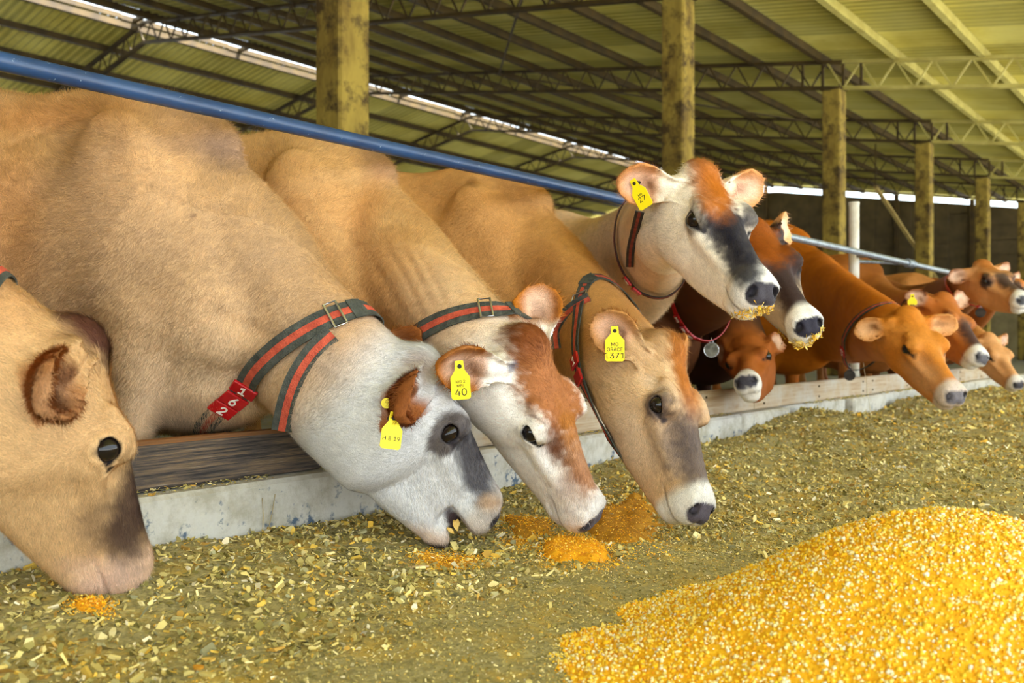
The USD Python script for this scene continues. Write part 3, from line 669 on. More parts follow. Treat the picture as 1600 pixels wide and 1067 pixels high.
        seg = (.036, -.014, -.012); sa = hp - EYE.astype(F); tt = np.clip(dot(sa, seg) / (seg[0] ** 2 + seg[1] ** 2 + seg[2] ** 2), 0, 1)
        tear = np.linalg.norm(sa - tt[:, None] * np.array(seg, F), axis=1) - lerp(.0275, .010, tt)
        rim = (1 - sstep(tear + w3[:, 0] * .003, .000, .0065)) * near
        s.bald = np.clip(pad + rim + (1 - sstep(tear, .0, .012)), 0, 1)
        col = mixin(col, rim, c.get('lidcol', (28, 22, 22)))
        # ears
        for sg, key in ((1, 'ear_l'), (-1, 'ear_r')):
            e_ = s.o[key]; u, w, n = ear_frame(e_); L, Wd = e_['len'], e_['wid']
            q = np.stack([h[:, 0], h[:, 1] * sg, h[:, 2]], 1) - EAR_BASE.astype(F)
            a, bb, cc = dot(q, u), dot(q, w), dot(q, n)
            t = np.clip(a / L, 0, 1); on = (a > .022) & (np.abs(bb) < Wd * 1.25) & (np.abs(cc) < .06) & (a < L * 1.1) & near
            r = bb / (Wd * np.interp(t, [0, .15, .4, .62, .82, .94, 1], [.42, .66, .96, 1, .74, .42, .10]))
            mid = np.interp(t, [0, .3, .7, 1], [.07, .062, .036, .014]) * (np.clip(r * r, 0, 1.6) - .55)
            ins = sstep(cc - mid, -.002, .004)
            k = sstep(a, .02, .06) * on
            col = mixin(col, k, c.get('ear', c['head']))
            core = np.exp(-((np.abs(r) / .62) ** 4)) * sstep(t, .0, .2) * (1 - sstep(t, .72, .98))
            col = mixin(col, k * ins * core * .9, c.get('earin', (226, 190, 164)))
            col = mixin(col, k * ins * (1 - sstep(np.abs(r) + w1[:, 0], .10, .40)) * (1 - sstep(t, .35, .8)) * .6, c.get('eardark', (120, 74, 44)))
        # marks seen on this cow's near side: (picture x, y, radii, turn, softness, strength, colour)
        face = meshkit.arrays((s.V, s.T), True)[2]; fc = ((CAM - s.V) * face).sum(1) / np.linalg.norm(CAM - s.V, axis=1); sh = sstep(fc, -.05, .2)
        px = proj(s.V)
        for mx, my, rx, ry, an, soft, k, to in c.get('marks', ()):
            u = px - (mx, my); ca, sa = math.cos(math.radians(an)), math.sin(math.radians(an))
            r = np.hypot((u[:, 0] * ca + u[:, 1] * sa) / rx, (u[:, 1] * ca - u[:, 0] * sa) / ry) + w1[:, 0] * .9 + w3[:, 0] * .4
            col = mixin(col, (1 - sstep(r, 1 - soft, 1 + soft)) * k * sh, to)
        # hooves, udder
        col = mixin(col, 1 - sstep(P[:, 2], .05, .07), (52, 46, 40))
        return col * np.clip(1 + w3 * .25 + w1 * .12, .6, 1.4) * c.get('gain', 1.12)
    def fur(s, count, L=.0105, w=.0010, seed=1):
        """Short hairs lying on the skin, one sliver each, over what can be seen of the cow."""
        rg = np.random.default_rng(seed); V, T = s.V, s.T; n = meshkit.arrays((V, T), True)[2]
        c = V[T].mean(1); fn = n[T].mean(1); vd = CAM - c; vd /= np.linalg.norm(vd, axis=1, keepdims=True); px = proj(c)
        ok = ((vd * fn).sum(1) > -.25) & (px[:, 0] > -160) & (px[:, 0] < 1760) & (px[:, 1] > -60) & (px[:, 1] < 1150) & (s.bald[T].mean(1) < .2) & (c[:, 0] > s.W[0] - .75)
        ar = np.linalg.norm(np.cross(V[T[:, 1]] - V[T[:, 0]], V[T[:, 2]] - V[T[:, 0]]), axis=1) * ok / np.linalg.norm(CAM - c, axis=1)
        k = rg.choice(len(T), count, p=ar / ar.sum()); a, b = rg.random(count), rg.random(count); f = a + b > 1; a[f], b[f] = 1 - a[f], 1 - b[f]
        mixv = lambda X: X[T[k, 0]] * (1 - a - b)[:, None] + X[T[k, 1]] * a[:, None] + X[T[k, 2]] * b[:, None]
        P, N_, C_ = mixv(V), mixv(n), mixv(s.col); h = s.w2h(P.astype(F)); hd = sstep(h[:, 0], -.2, 0.0)[:, None]
        hf = np.stack([np.tanh((h[:, 0] - .15) * 18), np.sign(h[:, 1]) * .35, -.45 + 0 * h[:, 0]], 1); hf = mm(hf, s.R.T)
        flow = (1 - hd) * (-.55 * s.B[0] - .75 * UP) + hd * hf
        ear = (np.abs(h[:, 1]) > .135) & (h[:, 0] < .12)
        eo = mm(h * [0, 1, 0], s.R.T); flow = np.where(ear[:, None], eo / np.maximum(np.linalg.norm(eo, axis=1, keepdims=True), 1e-6) - .3 * UP, flow)
        flow = flow + rg.normal(0, .28, (count, 3)); flow -= N_ * (flow * N_).sum(1)[:, None]; flow /= np.maximum(np.linalg.norm(flow, axis=1, keepdims=True), 1e-6)
        lay = rg.uniform(.12, .42, count)[:, None] + .25 * ear[:, None]; ll = (L * rg.lognormal(0, .3, count) * np.where(ear, 1.7, 1) * np.where((h[:, 0] < .06) & (h[:, 0] > -.09) & (np.abs(h[:, 1]) < .07) & (h[:, 2] > -.06), 2.0, 1))[:, None]
        tip = P + ll * (flow * np.cos(lay) + N_ * np.sin(lay)); sd = np.cross(flow, N_) * (w * .5)
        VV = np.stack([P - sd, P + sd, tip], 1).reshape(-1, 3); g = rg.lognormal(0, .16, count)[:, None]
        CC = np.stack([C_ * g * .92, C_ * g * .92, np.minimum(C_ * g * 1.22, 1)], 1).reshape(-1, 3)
        NN = np.repeat(N_ * .9 + flow * .25, 3, 0); NN /= np.linalg.norm(NN, axis=1, keepdims=True)
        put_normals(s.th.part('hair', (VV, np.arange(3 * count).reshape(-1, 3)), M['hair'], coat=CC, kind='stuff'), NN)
    def skin_at(s, p, d, reach=.4, n=60):
        """From inside point p outwards along d: where the skin is."""
        t = np.linspace(0, reach, n); v = s.sdf(np.asarray(p) + t[:, None] * np.asarray(d)[None]); i = np.argmax(v > 0)
        return p + d * (t[i] if i else 0)
    def build(s):
        c = s.c; th = s.th = Thing('cow', c['label'], 'cow', (*s.W[:2], 0))
        th.part('body', (s.V, s.T), M['coat'], smooth=True, coat=s.col)
        for y in (-1, 1):
            sp = trimesh.creation.icosphere(4 if c.get('h', .014) < .011 else 3, EYE_R); p = sp.vertices + EYE * [1, y, 1]
            p[:, 1] += y * .0025
            th.part('eye', trimesh.Trimesh(s.h2w(p), sp.faces if y == 1 else sp.faces, process=False), M['eye'], smooth=True)
TAN = (206, 158, 104)
COWS = [
 dict(label='fawn cow with dark nose bridge, cut off by the left edge of the picture', rv=(-0.679, 0.988, 1.191), pos=(-1.813, 0.842, 0.563), sc=(1.0, 0.985, 1.1), yaw=42, wx=-2.36, wy=.14, h=.0115,
      er=(0.28, 0.85, -0.44), eor=(.2, .5, .8), body=(204, 158, 106), body2=(190, 142, 94), head=(212, 172, 122), head2=(200, 158, 108), ear=(176, 118, 66), earin=(120, 72, 40), muzzle=(214, 180, 156), mealy=.7, pad=(176, 140, 128), padk=.5,
      blobs=[((-.03, 0, .01), (.075, .08, .05), .3, .95, (84, 44, 36)), ((.32, 0, -.05), (.10, .040, .05), .5, .85, (66, 48, 44)), ((.36, .05, -.10), (.055, .02, .035), .6, .5, (80, 60, 52))], marks=[(205, 800, 34, 90, 12, .5, .85, (66, 48, 42)), (150, 820, 34, 40, 0, .8, .5, (84, 62, 52)), (60, 620, 60, 40, 0, .8, .25, (226, 190, 150)), (160, 895, 60, 26, 10, .6, .5, (226, 190, 168))]),
 dict(label='large fawn cow with grey head, chewing chips with open mouth', rv=(-0.295, 0.803, 0.832), pos=(-1.643, 1.629, 0.519), sc=(0.856, 0.988, 1.213), yaw=33, wx=-2.37, wy=1.30, h=.010, mouth=8, thr=(.10, 0, -.275), br=(.27, 0, .395),
      er=(0.24, 0.94, -0.26), eor=(.55, .1, .8), el=(-.74, .52, .28), body=(204, 160, 110), body2=(188, 150, 112), belly=(214, 182, 146), head=(206, 204, 202), head2=(188, 186, 188), hx=-.16, ear=(150, 88, 42), earin=(150, 96, 60), muzzle=(196, 178, 158), mealy=.6, pad=(60, 54, 56),
      ring=(72, 60, 56), ringr=.045, blobs=[((.32, 0, -.03), (.15, .050, .035), .4, .9, (66, 62, 66)), ((.42, 0, -.03), (.06, .05, .03), .5, .6, (180, 140, 104)), ((-.02, .06, -.03), (.05, .05, .05), .5, .4, (150, 100, 60))],
      bodyblobs=[((.15, 0, 1.12), (.14, .2, .10), .7, .45, (140, 110, 92)), ((.1, -.25, .62), (.3, .2, .3), .8, .35, (216, 190, 160)), ((-.15, -.25, .9), (.1, .3, .3), .8, .3, (168, 130, 92))], marks=[(345, 235, 40, 26, 40, .7, .55, (112, 88, 76)), (190, 225, 14, 34, 0, .8, .35, (132, 98, 70)), (275, 228, 22, 14, 0, .8, .25, (132, 98, 72)), (300, 338, 6, 4, -20, .3, .7, (96, 66, 58)), (20, 340, 44, 110, 0, .8, .55, (164, 108, 52)),
      (80, 178, 130, 24, -6, .7, .55, (190, 128, 66)), (430, 410, 90, 130, -35, .8, .5, (150, 124, 98)), (240, 400, 110, 90, 0, .9, .55, (166, 132, 96)), (330, 610, 130, 60, 0, .8, .5, (226, 198, 164)), (740, 730, 24, 70, -22, .5, .95, (64, 60, 64)), (764, 785, 18, 14, 0, .6, .7, (176, 140, 104)), (650, 838, 60, 16, 10, .7, .6, (214, 182, 154)), (500, 560, 60, 24, 50, .8, .35, (150, 136, 126))],
      folds=[([(300, 470), (380, 510), (450, 540)], 16, .010), ([(250, 560), (340, 590), (420, 600)], 22, .010), ([(330, 300), (350, 400), (420, 520)], 26, .008), ([(60, 250), (20, 380), (40, 520)], 30, .008), ([(0, 236), (70, 205), (150, 178)], 5, .004), ([(225, 640), (260, 590), (270, 560)], 14, .008), ([(560, 590), (590, 600), (620, 596)], 8, .005), ([(690, 800), (730, 770), (762, 762)], 3, .003), ([(680, 812), (725, 780), (765, 770)], 3, .003)]),
 dict(label='fawn cow with white cheeks and rust orange forehead, nose at the yellow meal', rv=(0.298, 1.181, 0.258), pos=(-1.429, 1.799, 0.557), sc=(0.995, 1.026, 1.035), yaw=28, wx=-2.38, wy=1.90, h=.010, lid=.016,
      er=(-0.49, 0.84, -0.24), el=(-.8, .52, .15), body=(202, 158, 104), body2=(192, 142, 86), belly=(220, 190, 156), head=(242, 234, 224), head2=(232, 214, 194), ear=(168, 98, 24), muzzle=(224, 218, 212), pad=(96, 92, 98),
      blobs=[((.10, 0, .03), (.21, .105, .105), .25, .95, (154, 86, 16)), ((-.035, 0, .0), (.06, .07, .06), .4, .8, (112, 56, 20)), ((.31, 0, -.02), (.15, .062, .07), .35, .85, (162, 100, 34)), ((.25, .055, -.055), (.06, .03, .03), .6, .6, (110, 62, 34))], marks=[(598, 252, 34, 30, 40, .7, .55, (112, 92, 84)), (575, 320, 22, 60, 20, .8, .4, (196, 134, 74)), (801, 573, 8, 10, 20, .4, .8, (112, 114, 126)), (865, 690, 12, 34, -10, .6, .7, (112, 62, 32)), (900, 755, 30, 40, 20, .7, .5, (150, 92, 52)), (690, 470, 60, 60, 40, .8, .4, (226, 198, 166))],
      folds=[([(575, 400), (600, 440), (640, 520)], 9, .006), ([(600, 380), (630, 430), (668, 510)], 6, .004), ([(622, 375), (650, 425), (685, 500)], 6, .004), ([(645, 380), (668, 420), (700, 480)], 5, .0035), ([(560, 300), (545, 360), (560, 440)], 22, .008), ([(850, 745), (858, 790), (852, 815)], 4, .003)]),
 dict(label='golden fawn cow with yellow tag 1371 in its ear and grey nose bridge', rv=(-0.197, 0.963, -0.197), pos=(-1.328, 2.323, 0.553), sc=(0.988, 1.014, 1.048), yaw=22, wx=-2.37, wy=2.74, h=.011,
      er=(-0.66, 0.74, -0.16), body=(202, 150, 90), body2=(186, 130, 70), head=(206, 170, 128), head2=(190, 150, 106), ear=(190, 134, 76), earin=(232, 190, 160), el=(-.9, .42, -.1), muzzle=(226, 222, 214), pad=(86, 78, 84),
      ring=(96, 78, 70), ringr=.034, blobs=[((.06, 0, .03), (.16, .045, .06), .4, .9, (158, 92, 20)), ((.33, 0, -.05), (.14, .070, .075), .5, .85, (88, 78, 76)), ((.16, .085, -.02), (.05, .03, .02), .6, .5, (214, 184, 150))], marks=[(738, 285, 10, 7, 0, .5, .6, (130, 86, 46)), (800, 300, 34, 20, 30, .7, .5, (136, 92, 52)), (1075, 590, 16, 60, -8, .5, .8, (168, 96, 24)), (1058, 690, 40, 60, -10, .6, .6, (92, 80, 78)), (985, 690, 26, 50, -20, .8, .45, (222, 200, 176)), (1020, 600, 22, 10, 30, .6, .4, (222, 200, 172))], folds=[([(700, 330), (760, 420), (800, 500)], 22, .008), ([(840, 400), (860, 470), (900, 540)], 14, .006)]),
 dict(label='cream faced cow with black nose bridge holding its head high under the rail', rv=(0.137, 0.643, -0.488), pos=(-1.299, 2.46, 1.087), sc=(0.987, 0.988, 1.047), yaw=8, size=.98, wx=-2.62, wy=3.46, h=.011, arch=-.1, sag=.1, down=0, br=(.26, 0, .62),
      er=(-0.25, 0.96, -0.14), el=(-0.05, 0.99, 0.15), body=(216, 184, 150), body2=(200, 160, 118), head=(236, 222, 202), head2=(224, 202, 174), hx=-.16, ear=(204, 140, 84), earin=(236, 196, 170), muzzle=(226, 222, 216), pad=(60, 56, 62),
      ring=(70, 58, 54), ringr=.032, ringk=.7, blobs=[((.05, 0, .03), (.17, .062, .06), .3, .95, (154, 84, 12)), ((.31, 0, -.03), (.16, .068, .06), .3, .96, (40, 38, 46)), ((.19, .075, -.03), (.06, .04, .03), .5, .9, (44, 40, 46))], marks=[(1095, 310, 18, 44, -20, .6, .6, (226, 214, 196)), (1130, 360, 30, 50, -35, .45, .95, (38, 36, 44)), (1160, 415, 26, 40, -30, .45, .95, (38, 36, 44)), (1112, 300, 26, 42, -28, .5, .9, (170, 94, 20))], folds=[([(1000, 420), (1010, 450), (1030, 470)], 6, .004), ([(930, 330), (940, 400), (975, 460)], 14, .006)]),
 dict(label='dark faced cow chewing behind the cream faced one, wearing number 398', rv=(0.437, 0.519, -0.694), pos=(-1.472, 3.199, 1.003), sc=(1.01, 0.97, 1.04), yaw=2, size=.97, wx=-2.62, wy=4.16, h=.014, arch=-.1, sag=.1, down=0, br=(.26, 0, .62),
      el=(-0.69, 0.7, -0.19), body=(96, 56, 30), body2=(70, 42, 26), head=(58, 44, 42), head2=(44, 36, 38), ear=(214, 156, 104), earin=(238, 200, 170), muzzle=(228, 224, 216), pad=(46, 44, 56),
      blobs=[((.06, 0, .02), (.18, .10, .08), .35, .95, (136, 70, 14)), ((.20, .05, -.17), (.26, .06, .07), .5, .9, (206, 182, 152))]),
 dict(label='brown cow peeping through low over the board, only its nose and cheek showing', rv=(0.294, -0.004, -1.216), pos=(-2.03, 4.327, 0.572), sc=(0.999, 1.011, 0.991), yaw=-4, wx=-2.6, wy=4.75, h=.017, fine=0,
      body=(70, 40, 24), er=(-.9, .4, .1), el=(-.9, .4, .1), head=(150, 82, 30), head2=(150, 84, 40), ear=(150, 84, 40), muzzle=(226, 222, 212), pad=(70, 68, 76)),
 dict(label='orange cow with sleepy eye and red number strap, head low over the feed', rv=(0.273, 0.599, -0.657), pos=(-1.303, 4.573, 0.704), sc=(0.994, 1.019, 1.004), yaw=-10, size=1.13, arch=-.9, down=.16, wx=-2.52, wy=5.83, h=.014, lid=.009, fine=0,
      er=(-0.23, 0.86, -0.45), el=(0.45, 0.89, 0.09), body=(178, 98, 18), body2=(150, 80, 14), head=(192, 116, 34), head2=(204, 136, 62), ear=(206, 142, 80), earin=(226, 176, 124), muzzle=(206, 196, 186), mealy=.8, pad=(110, 104, 108),
      blobs=[((.30, .05, -.14), (.14, .05, .08), .6, .5, (214, 168, 122))]),
 dict(label='brown cow with dark face just behind the orange cow', rv=(-0.053, 0.641, -0.585), pos=(-1.481, 5.955, 0.838), sc=(1.015, 1.005, 0.999), yaw=-12, wx=-2.5, wy=7.3, h=.017, fine=0, lid=.008,
      body=(164, 100, 46), head=(170, 98, 40), head2=(150, 82, 30), ear=(140, 84, 44), el=(-0.53, 0.6, 0.6), muzzle=(224, 220, 212), pad=(92, 88, 92), blobs=[((.33, 0, -.04), (.15, .07, .07), .4, .92, (66, 52, 50)), ((.17, .1, -.05), (.05, .03, .04), .5, .6, (90, 70, 66))]),
 dict(label='distant cow with raised tan face, dark eye patch and round pendant', rv=(0.217, 0.281, -0.778), pos=(-1.483, 6.908, 1.115), sc=(0.997, 1.01, 1.013), yaw=-14, size=.94, wx=-2.75, wy=8.8, h=.017, fine=0, arch=-.1, sag=.1, down=0, br=(.26, 0, .62),
      er=(0.02, 0.99, -0.17), body=(140, 84, 44), body2=(120, 70, 38), head=(196, 140, 88), head2=(184, 120, 66), ear=(150, 94, 56), muzzle=(222, 220, 214), pad=(84, 84, 90), ring=(50, 42, 42), ringr=.045, blobs=[((.31, 0, -.03), (.16, .065, .06), .35, .9, (56, 50, 52)), ((.05, 0, .03), (.14, .07, .05), .4, .8, (154, 86, 20))]),
]
_t = at(1548, 528, 1.75); _u = at(1566, 428, 1.9)
COWS += [
 dict(label='pale orange cow at the right edge, cheek low over the board', rv=(.28, .615, -.661), pos=tuple(_t), sc=(1, 1, 1), yaw=-14, wx=-2.7, wy=9.7, h=.018, fine=0, body=(190, 128, 70), head=(206, 150, 96), head2=(196, 134, 80), ear=(180, 120, 66), muzzle=(222, 216, 208)),
 dict(label='farthest cow, only an orange brow showing at the right edge', rv=(.231, .309, -.769), pos=tuple(_u), sc=(1, 1, 1), yaw=-14, wx=-2.75, wy=10.5, h=.018, fine=0, arch=-.1, sag=.1, down=0, br=(.26, 0, .62), body=(150, 88, 42), head=(190, 118, 58), head2=(176, 102, 46), ear=(160, 98, 52), blobs=[((.31, 0, -.03), (.16, .065, .06), .35, .9, (56, 50, 52))]),
]
from concurrent.futures import ThreadPoolExecutor
def shape(c):
    k = Cow(c); k.mesh(c.get('h', .014), c.get('fine', 1)); k.col = k.coat(); return k
with ThreadPoolExecutor(4) as pool: COW = list(pool.map(shape, COWS))
for i, k in enumerate(COW):
    k.build()
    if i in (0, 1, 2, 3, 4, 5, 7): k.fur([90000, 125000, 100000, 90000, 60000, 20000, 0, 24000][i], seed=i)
# ------------------------------------------------------------------ collars, number blocks, ear tags
def along(poly, px, n=200):
    """The point of a polyline that the picture shows nearest to px."""
    t = np.linspace(0, len(poly) - 1, n); i = np.minimum(t.astype(int), len(poly) - 2); f = (t - i)[:, None]
    P = poly[i] * (1 - f) + poly[i + 1] * f
    return P[np.argmin(((proj(P) - px) ** 2).sum(1))]
def ribbon(C, Wd, Nn, w, th, closed=False):
    """A flat strap: centre line C, width directions Wd, outward normals Nn."""
    w = np.broadcast_to(w, len(C))[:, None]
    rows = np.stack([C - Wd * w / 2, C + Wd * w / 2, C + Wd * w / 2 + Nn * th, C - Wd * w / 2 + Nn * th], 1)
    n = len(C); V = rows.reshape(-1, 3); f = []
    for i in range(n if closed else n - 1):
        a, b = i * 4, ((i + 1) % n) * 4
        for j in range(4): k = (j + 1) % 4; f += [[a + j, b + j, b + k], [a + j, b + k, a + k]]
    if not closed: f += [[0, 1, 2], [0, 2, 3]] + [[(n - 1) * 4 + q for q in t] for t in ((0, 2, 1), (0, 3, 2))]
    m = trimesh.Trimesh(V, f, process=False); return m
def frame_text(s, h, o, right, up, nrm, mat, cow, parent, name='numeral', depth=.0012, bold=True):
    if not s.strip(): return
    m = meshkit.text_mesh(s, h, depth, bold); v = m.vertices - [m.bounds[:, 0].mean(), m.bounds[:, 1].mean(), 0]
    cow.th.part(name, trimesh.Trimesh(o + v[:, :1] * right + v[:, 1:2] * up + v[:, 2:] * nrm, m.faces, process=False), mat, parent=parent)
def hit(cow, px, py, off=.006):
    """Where a look through (px, py) meets the cow's skin, a little off it."""
    d = unit(FW + RT * (px - 800) / FOC + UP * (533.5 - py) / FOC); t = np.arange(.6, 7, .004); v = cow.sdf(CAM + t[:, None] * d)
    i = np.argmax(v < off)
    return CAM + d * t[i] if i else hit(cow, px - 4, py - 6, off) if py > 0 else cow.t
def collar(cow, top, bot, w=.040, web='webgrey', red='webred', slack=0.0, label='striped webbing neck strap', blocks=(), at_px=None, loose=None, pendant=None, buckle=None, lift=.012, stripe=True):
    a, b = along(cow.crest, top), along(cow.under, bot)
    mid = (a + b) / 2; up = unit(a - b); i = np.argmin(((cow.m - mid) ** 2).sum(1)); i = min(max(i, 1), len(cow.m) - 2)
    ax = unit(cow.m[i + 1] - cow.m[i - 1]); side = unit(np.cross(up, ax)); nrm = unit(np.cross(side, up))
    th = np.linspace(0, 2 * math.pi, 72, endpoint=False)
    C = []
    for t in th:
        d = up * math.cos(t) + side * math.sin(t); p = cow.skin_at(mid, d, .5, 100)
        C.append(p + d * lift - UP * slack * max(0, -math.cos(t)) ** 2)
    C = np.array(C)
    for _ in range(3): C = .5 * C + .25 * (np.roll(C, 1, 0) + np.roll(C, -1, 0))
    T = np.roll(C, -1, 0) - np.roll(C, 1, 0); T /= np.linalg.norm(T, axis=1, keepdims=True)
    Nn = C - mid; Nn -= T * (Nn * T).sum(1)[:, None]; Nn /= np.linalg.norm(Nn, axis=1, keepdims=True)
    Wd = np.cross(T, Nn)
    # lie on the skin: tilt the strap's width direction along the surface
    g = grad(cow.sdf, C.astype(F), .01); g /= np.maximum(np.linalg.norm(g, axis=1, keepdims=True), 1e-6)
    g = g - T * (g * T).sum(1)[:, None]; g /= np.maximum(np.linalg.norm(g, axis=1, keepdims=True), 1e-6)
    Nn = np.where((g * Nn).sum(1)[:, None] > .3, g, Nn); Wd = np.cross(T, Nn); Wd /= np.linalg.norm(Wd, axis=1, keepdims=True)
    p0 = cow.th.part('collar', ribbon(C, Wd, Nn, w, .004, True), M[web], label=label)
    if stripe: cow.th.part('stripe', ribbon(C + Nn * .0035, Wd, Nn, w * .34, .0015, True), M[red], parent=p0)
    pj = proj(C); vis = ((CAM - C) * Nn).sum(1) > 0
    def near(px):
        d = ((pj - px) ** 2).sum(1) + 1e6 * ~vis; return int(np.argmin(d))
    if blocks:
        k = near(at_px); sgn = 1 if C[(k + 3) % 72][2] > C[k][2] else -1
        s = 0.0; L = .042
        upd = unit(T[k] * sgn)
        for j, ch in enumerate(blocks):
            # walk down the strap
            dist, q = 0.0, k
            while dist < j * (L + .002): q2 = (q - sgn) % 72; dist += np.linalg.norm(C[q2] - C[q]); q = q2
            o = C[q] + Nn[q] * .004; u = unit(T[q] * sgn); r = unit(np.cross(u, Nn[q])); n_ = np.cross(r, u)
            m = bevelled((-w * .62, -L / 2, 0), (w * .62, L / 2, .009), .0025); v = m.vertices
            pb = cow.th.part('number_block', trimesh.Trimesh(o + v[:, :1] * r + v[:, 1:2] * u + v[:, 2:] * n_, m.faces, process=False), M['redtag'], parent=p0, smooth=20)
            if ch.strip(): frame_text(ch, .028, o + n_ * .0088, r, u, n_, M['white'], cow, p0)
    if loose:
        pts = np.array([hit(cow, q[0], q[1], .008 + .012 * j / len(loose)) for j, q in enumerate(loose)]); n = 16; t = np.linspace(0, len(pts) - 1, n)
        P = np.stack([np.interp(t, range(len(pts)), pts[:, j]) for j in range(3)], 1)
        for _ in range(3): P[1:-1] = .5 * P[1:-1] + .25 * (P[2:] + P[:-2])
        Tt = np.gradient(P, axis=0); Tt /= np.linalg.norm(Tt, axis=1, keepdims=True)
        nn = CAM - P; nn -= Tt * (nn * Tt).sum(1)[:, None]; nn /= np.linalg.norm(nn, axis=1, keepdims=True); ww = np.cross(Tt, nn)
        cow.th.part('loose_end', ribbon(P, ww, nn, w * .92, .0035), M[web], parent=p0)
        if stripe: cow.th.part('stripe', ribbon(P + nn * .003, ww, nn, w * .32, .0012), M[red], parent=p0)
    if buckle:
        k = near(buckle); o = C[k] + Nn[k] * .004; ring = [o + Nn[k] * .004 + Wd[k] * x * (w * .62) + T[k] * y * .016 for x, y in ((-1, -1), (1, -1), (1, 1), (-1, 1), (-1, -1), (1, -1))]
        cow.th.part('buckle', tube(ring, .0035, 8), M['chrome'], parent=p0, smooth=True)
        cow.th.part('keeper', ribbon(np.array([C[(k + j) % 72] for j in (2, 3, 4)]) + Nn[k] * .0045, Wd[[(k + j) % 72 for j in (2, 3, 4)]], Nn[[(k + j) % 72 for j in (2, 3, 4)]], w * 1.08, .0035), M[web], parent=p0)
    if pendant:
        px, r, m_ = pendant
        k = int(np.argmin(C[:, 2])); k = near(px[:2]) if len(px) == 2 else k
        o = C[k] - UP * (.012 + r); n_ = unit((CAM - o) * [1, 1, 0]); d = trimesh.creation.cylinder(r, .007, sections=36); v = d.vertices; rr = unit(np.cross(UP, n_))
        pp = cow.th.part('pendant', trimesh.Trimesh(o + v[:, :1] * rr + v[:, 1:2] * UP + v[:, 2:] * n_, d.faces, process=False), M[m_], parent=p0, smooth=30)
        rim = [o + r * (math.cos(t) * rr + math.sin(t) * UP) + n_ * .003 for t in np.linspace(0, 2 * math.pi, 33)]
        cow.th.part('pendant_rim', tube(rim, .0025, 6), M['chrome' if m_ == 'brass' else m_], parent=p0, smooth=True)
        for q in range(2):
            lk = [o + UP * (r + .004 + .012 * q) + .009 * (math.cos(t) * (rr if q == 0 else n_) + math.sin(t) * UP) for t in np.linspace(0, 2 * math.pi, 13)]
            cow.th.part('link', tube(lk, .0022, 6), M['chrome'], parent=p0, smooth=True)
    return p0
def ear_point(cow, side, a, b=0, off=.012):
    e = cow.o['ear_l' if side == 1 else 'ear_r']; u, w, n = ear_frame(e); t = a / e['len']
    c = np.interp(t, [0, .3, .7, 1], [.07, .062, .036, .014]) * ((b / e['wid']) ** 2 - .55) + off
    p = EAR_BASE + u * a + w * b + n * c
    return cow.h2w(p * [1, side, 1]), unit(cow.R @ (n * [1, side, 1]))
def ear_tag(cow, side, a, b, lines, size=(.052, .086), tilt=0.0, face=None, off=.012, turn=0.0, drop=0.0):
    o, n = ear_point(cow, side, a, b, off)
    nrm = unit(unit(CAM - o) + .35 * n) if face is None else unit(face); nrm = rot('z', turn) @ nrm
    up = unit(UP - nrm * (UP @ nrm)); r = np.cross(up, nrm)
    if tilt: c_, s_ = math.cos(math.radians(tilt)), math.sin(math.radians(tilt)); up, r = up * c_ + r * s_, r * c_ - up * s_
    W_, H_ = size
    from shapely.geometry import Polygon
    P = Polygon([(-.008, .012), (.008, .012), (.010, -.010), (W_ / 2, -.028), (W_ / 2, -H_ + .004), (W_ / 2 - .004, -H_), (-W_ / 2 + .004, -H_), (-W_ / 2, -H_ + .004), (-W_ / 2, -.028), (-.010, -.010)]).buffer(.002)
    m = trimesh.creation.extrude_polygon(P, .002, engine='earcut'); v = m.vertices; o2 = o + nrm * .032 - up * drop
    p = cow.th.part('ear_tag', trimesh.Trimesh(o2 + v[:, :1] * r + v[:, 1:2] * up + v[:, 2:] * nrm, m.faces, process=False), M['tag'])
    s = trimesh.creation.cylinder(.0055, .034, sections=16); v = s.vertices - [0, 0, .014]
    cow.th.part('tag_stud', trimesh.Trimesh(o2 + v[:, :1] * r + v[:, 1:2] * up + v[:, 2:] * nrm, s.faces, process=False), M['ink'], parent=p, smooth=30)
    y = -.034
    for tx, h in lines:
        frame_text(tx, h, o2 + up * (y - h / 2) + nrm * .002, r, up, nrm, M['ink'], cow, p, depth=.0006, bold=False); y -= h * 1.45
    return p
collar(COW[0], (0, 455), (-60, 640), label=None)
collar(COW[1], (556, 500), (372, 672), w=.056, blocks='162', at_px=(425, 638), buckle=(530, 520), label='grey and red striped neck strap', loose=[(520, 522, 1.66), (488, 550, 1.62), (462, 590, 1.60), (448, 630, 1.60), (440, 672, 1.61)])
collar(COW[2], (768, 488), (585, 690), w=.056, buckle=(765, 500), label='grey and red striped neck strap')
collar(COW[3], (950, 452), (940, 720), w=.046, blocks='1 ', at_px=(886, 565), buckle=(932, 468), label='grey and red striped neck strap', loose=[(922, 466), (895, 480), (874, 500), (866, 520), (870, 545)])
collar(COW[4], (1000, 300), (1045, 452), w=.030, web='webdark', red='webmaroon', blocks='6 ', at_px=(1013, 418), label='dark and maroon neck strap', loose=[(1000, 330, 1.40), (992, 360, 1.38), (985, 390, 1.38), (984, 416, 1.39)])
collar(COW[5], (1080, 380), (1120, 535), w=.034, web='redtag', stripe=False, blocks='398', at_px=(1088, 482), pendant=((1133, 540), .036, 'brass'), label='red number strap', slack=.03)
collar(COW[7], (1395, 462), (1345, 575), w=.034, web='webgrey', red='webred', blocks='07', at_px=(1350, 545), pendant=((1358, 585), .03, 'darkmedal'), label='striped neck strap with red number blocks', slack=.05)
collar(COW[8], (1440, 466), (1440, 560), w=.03, label=None)
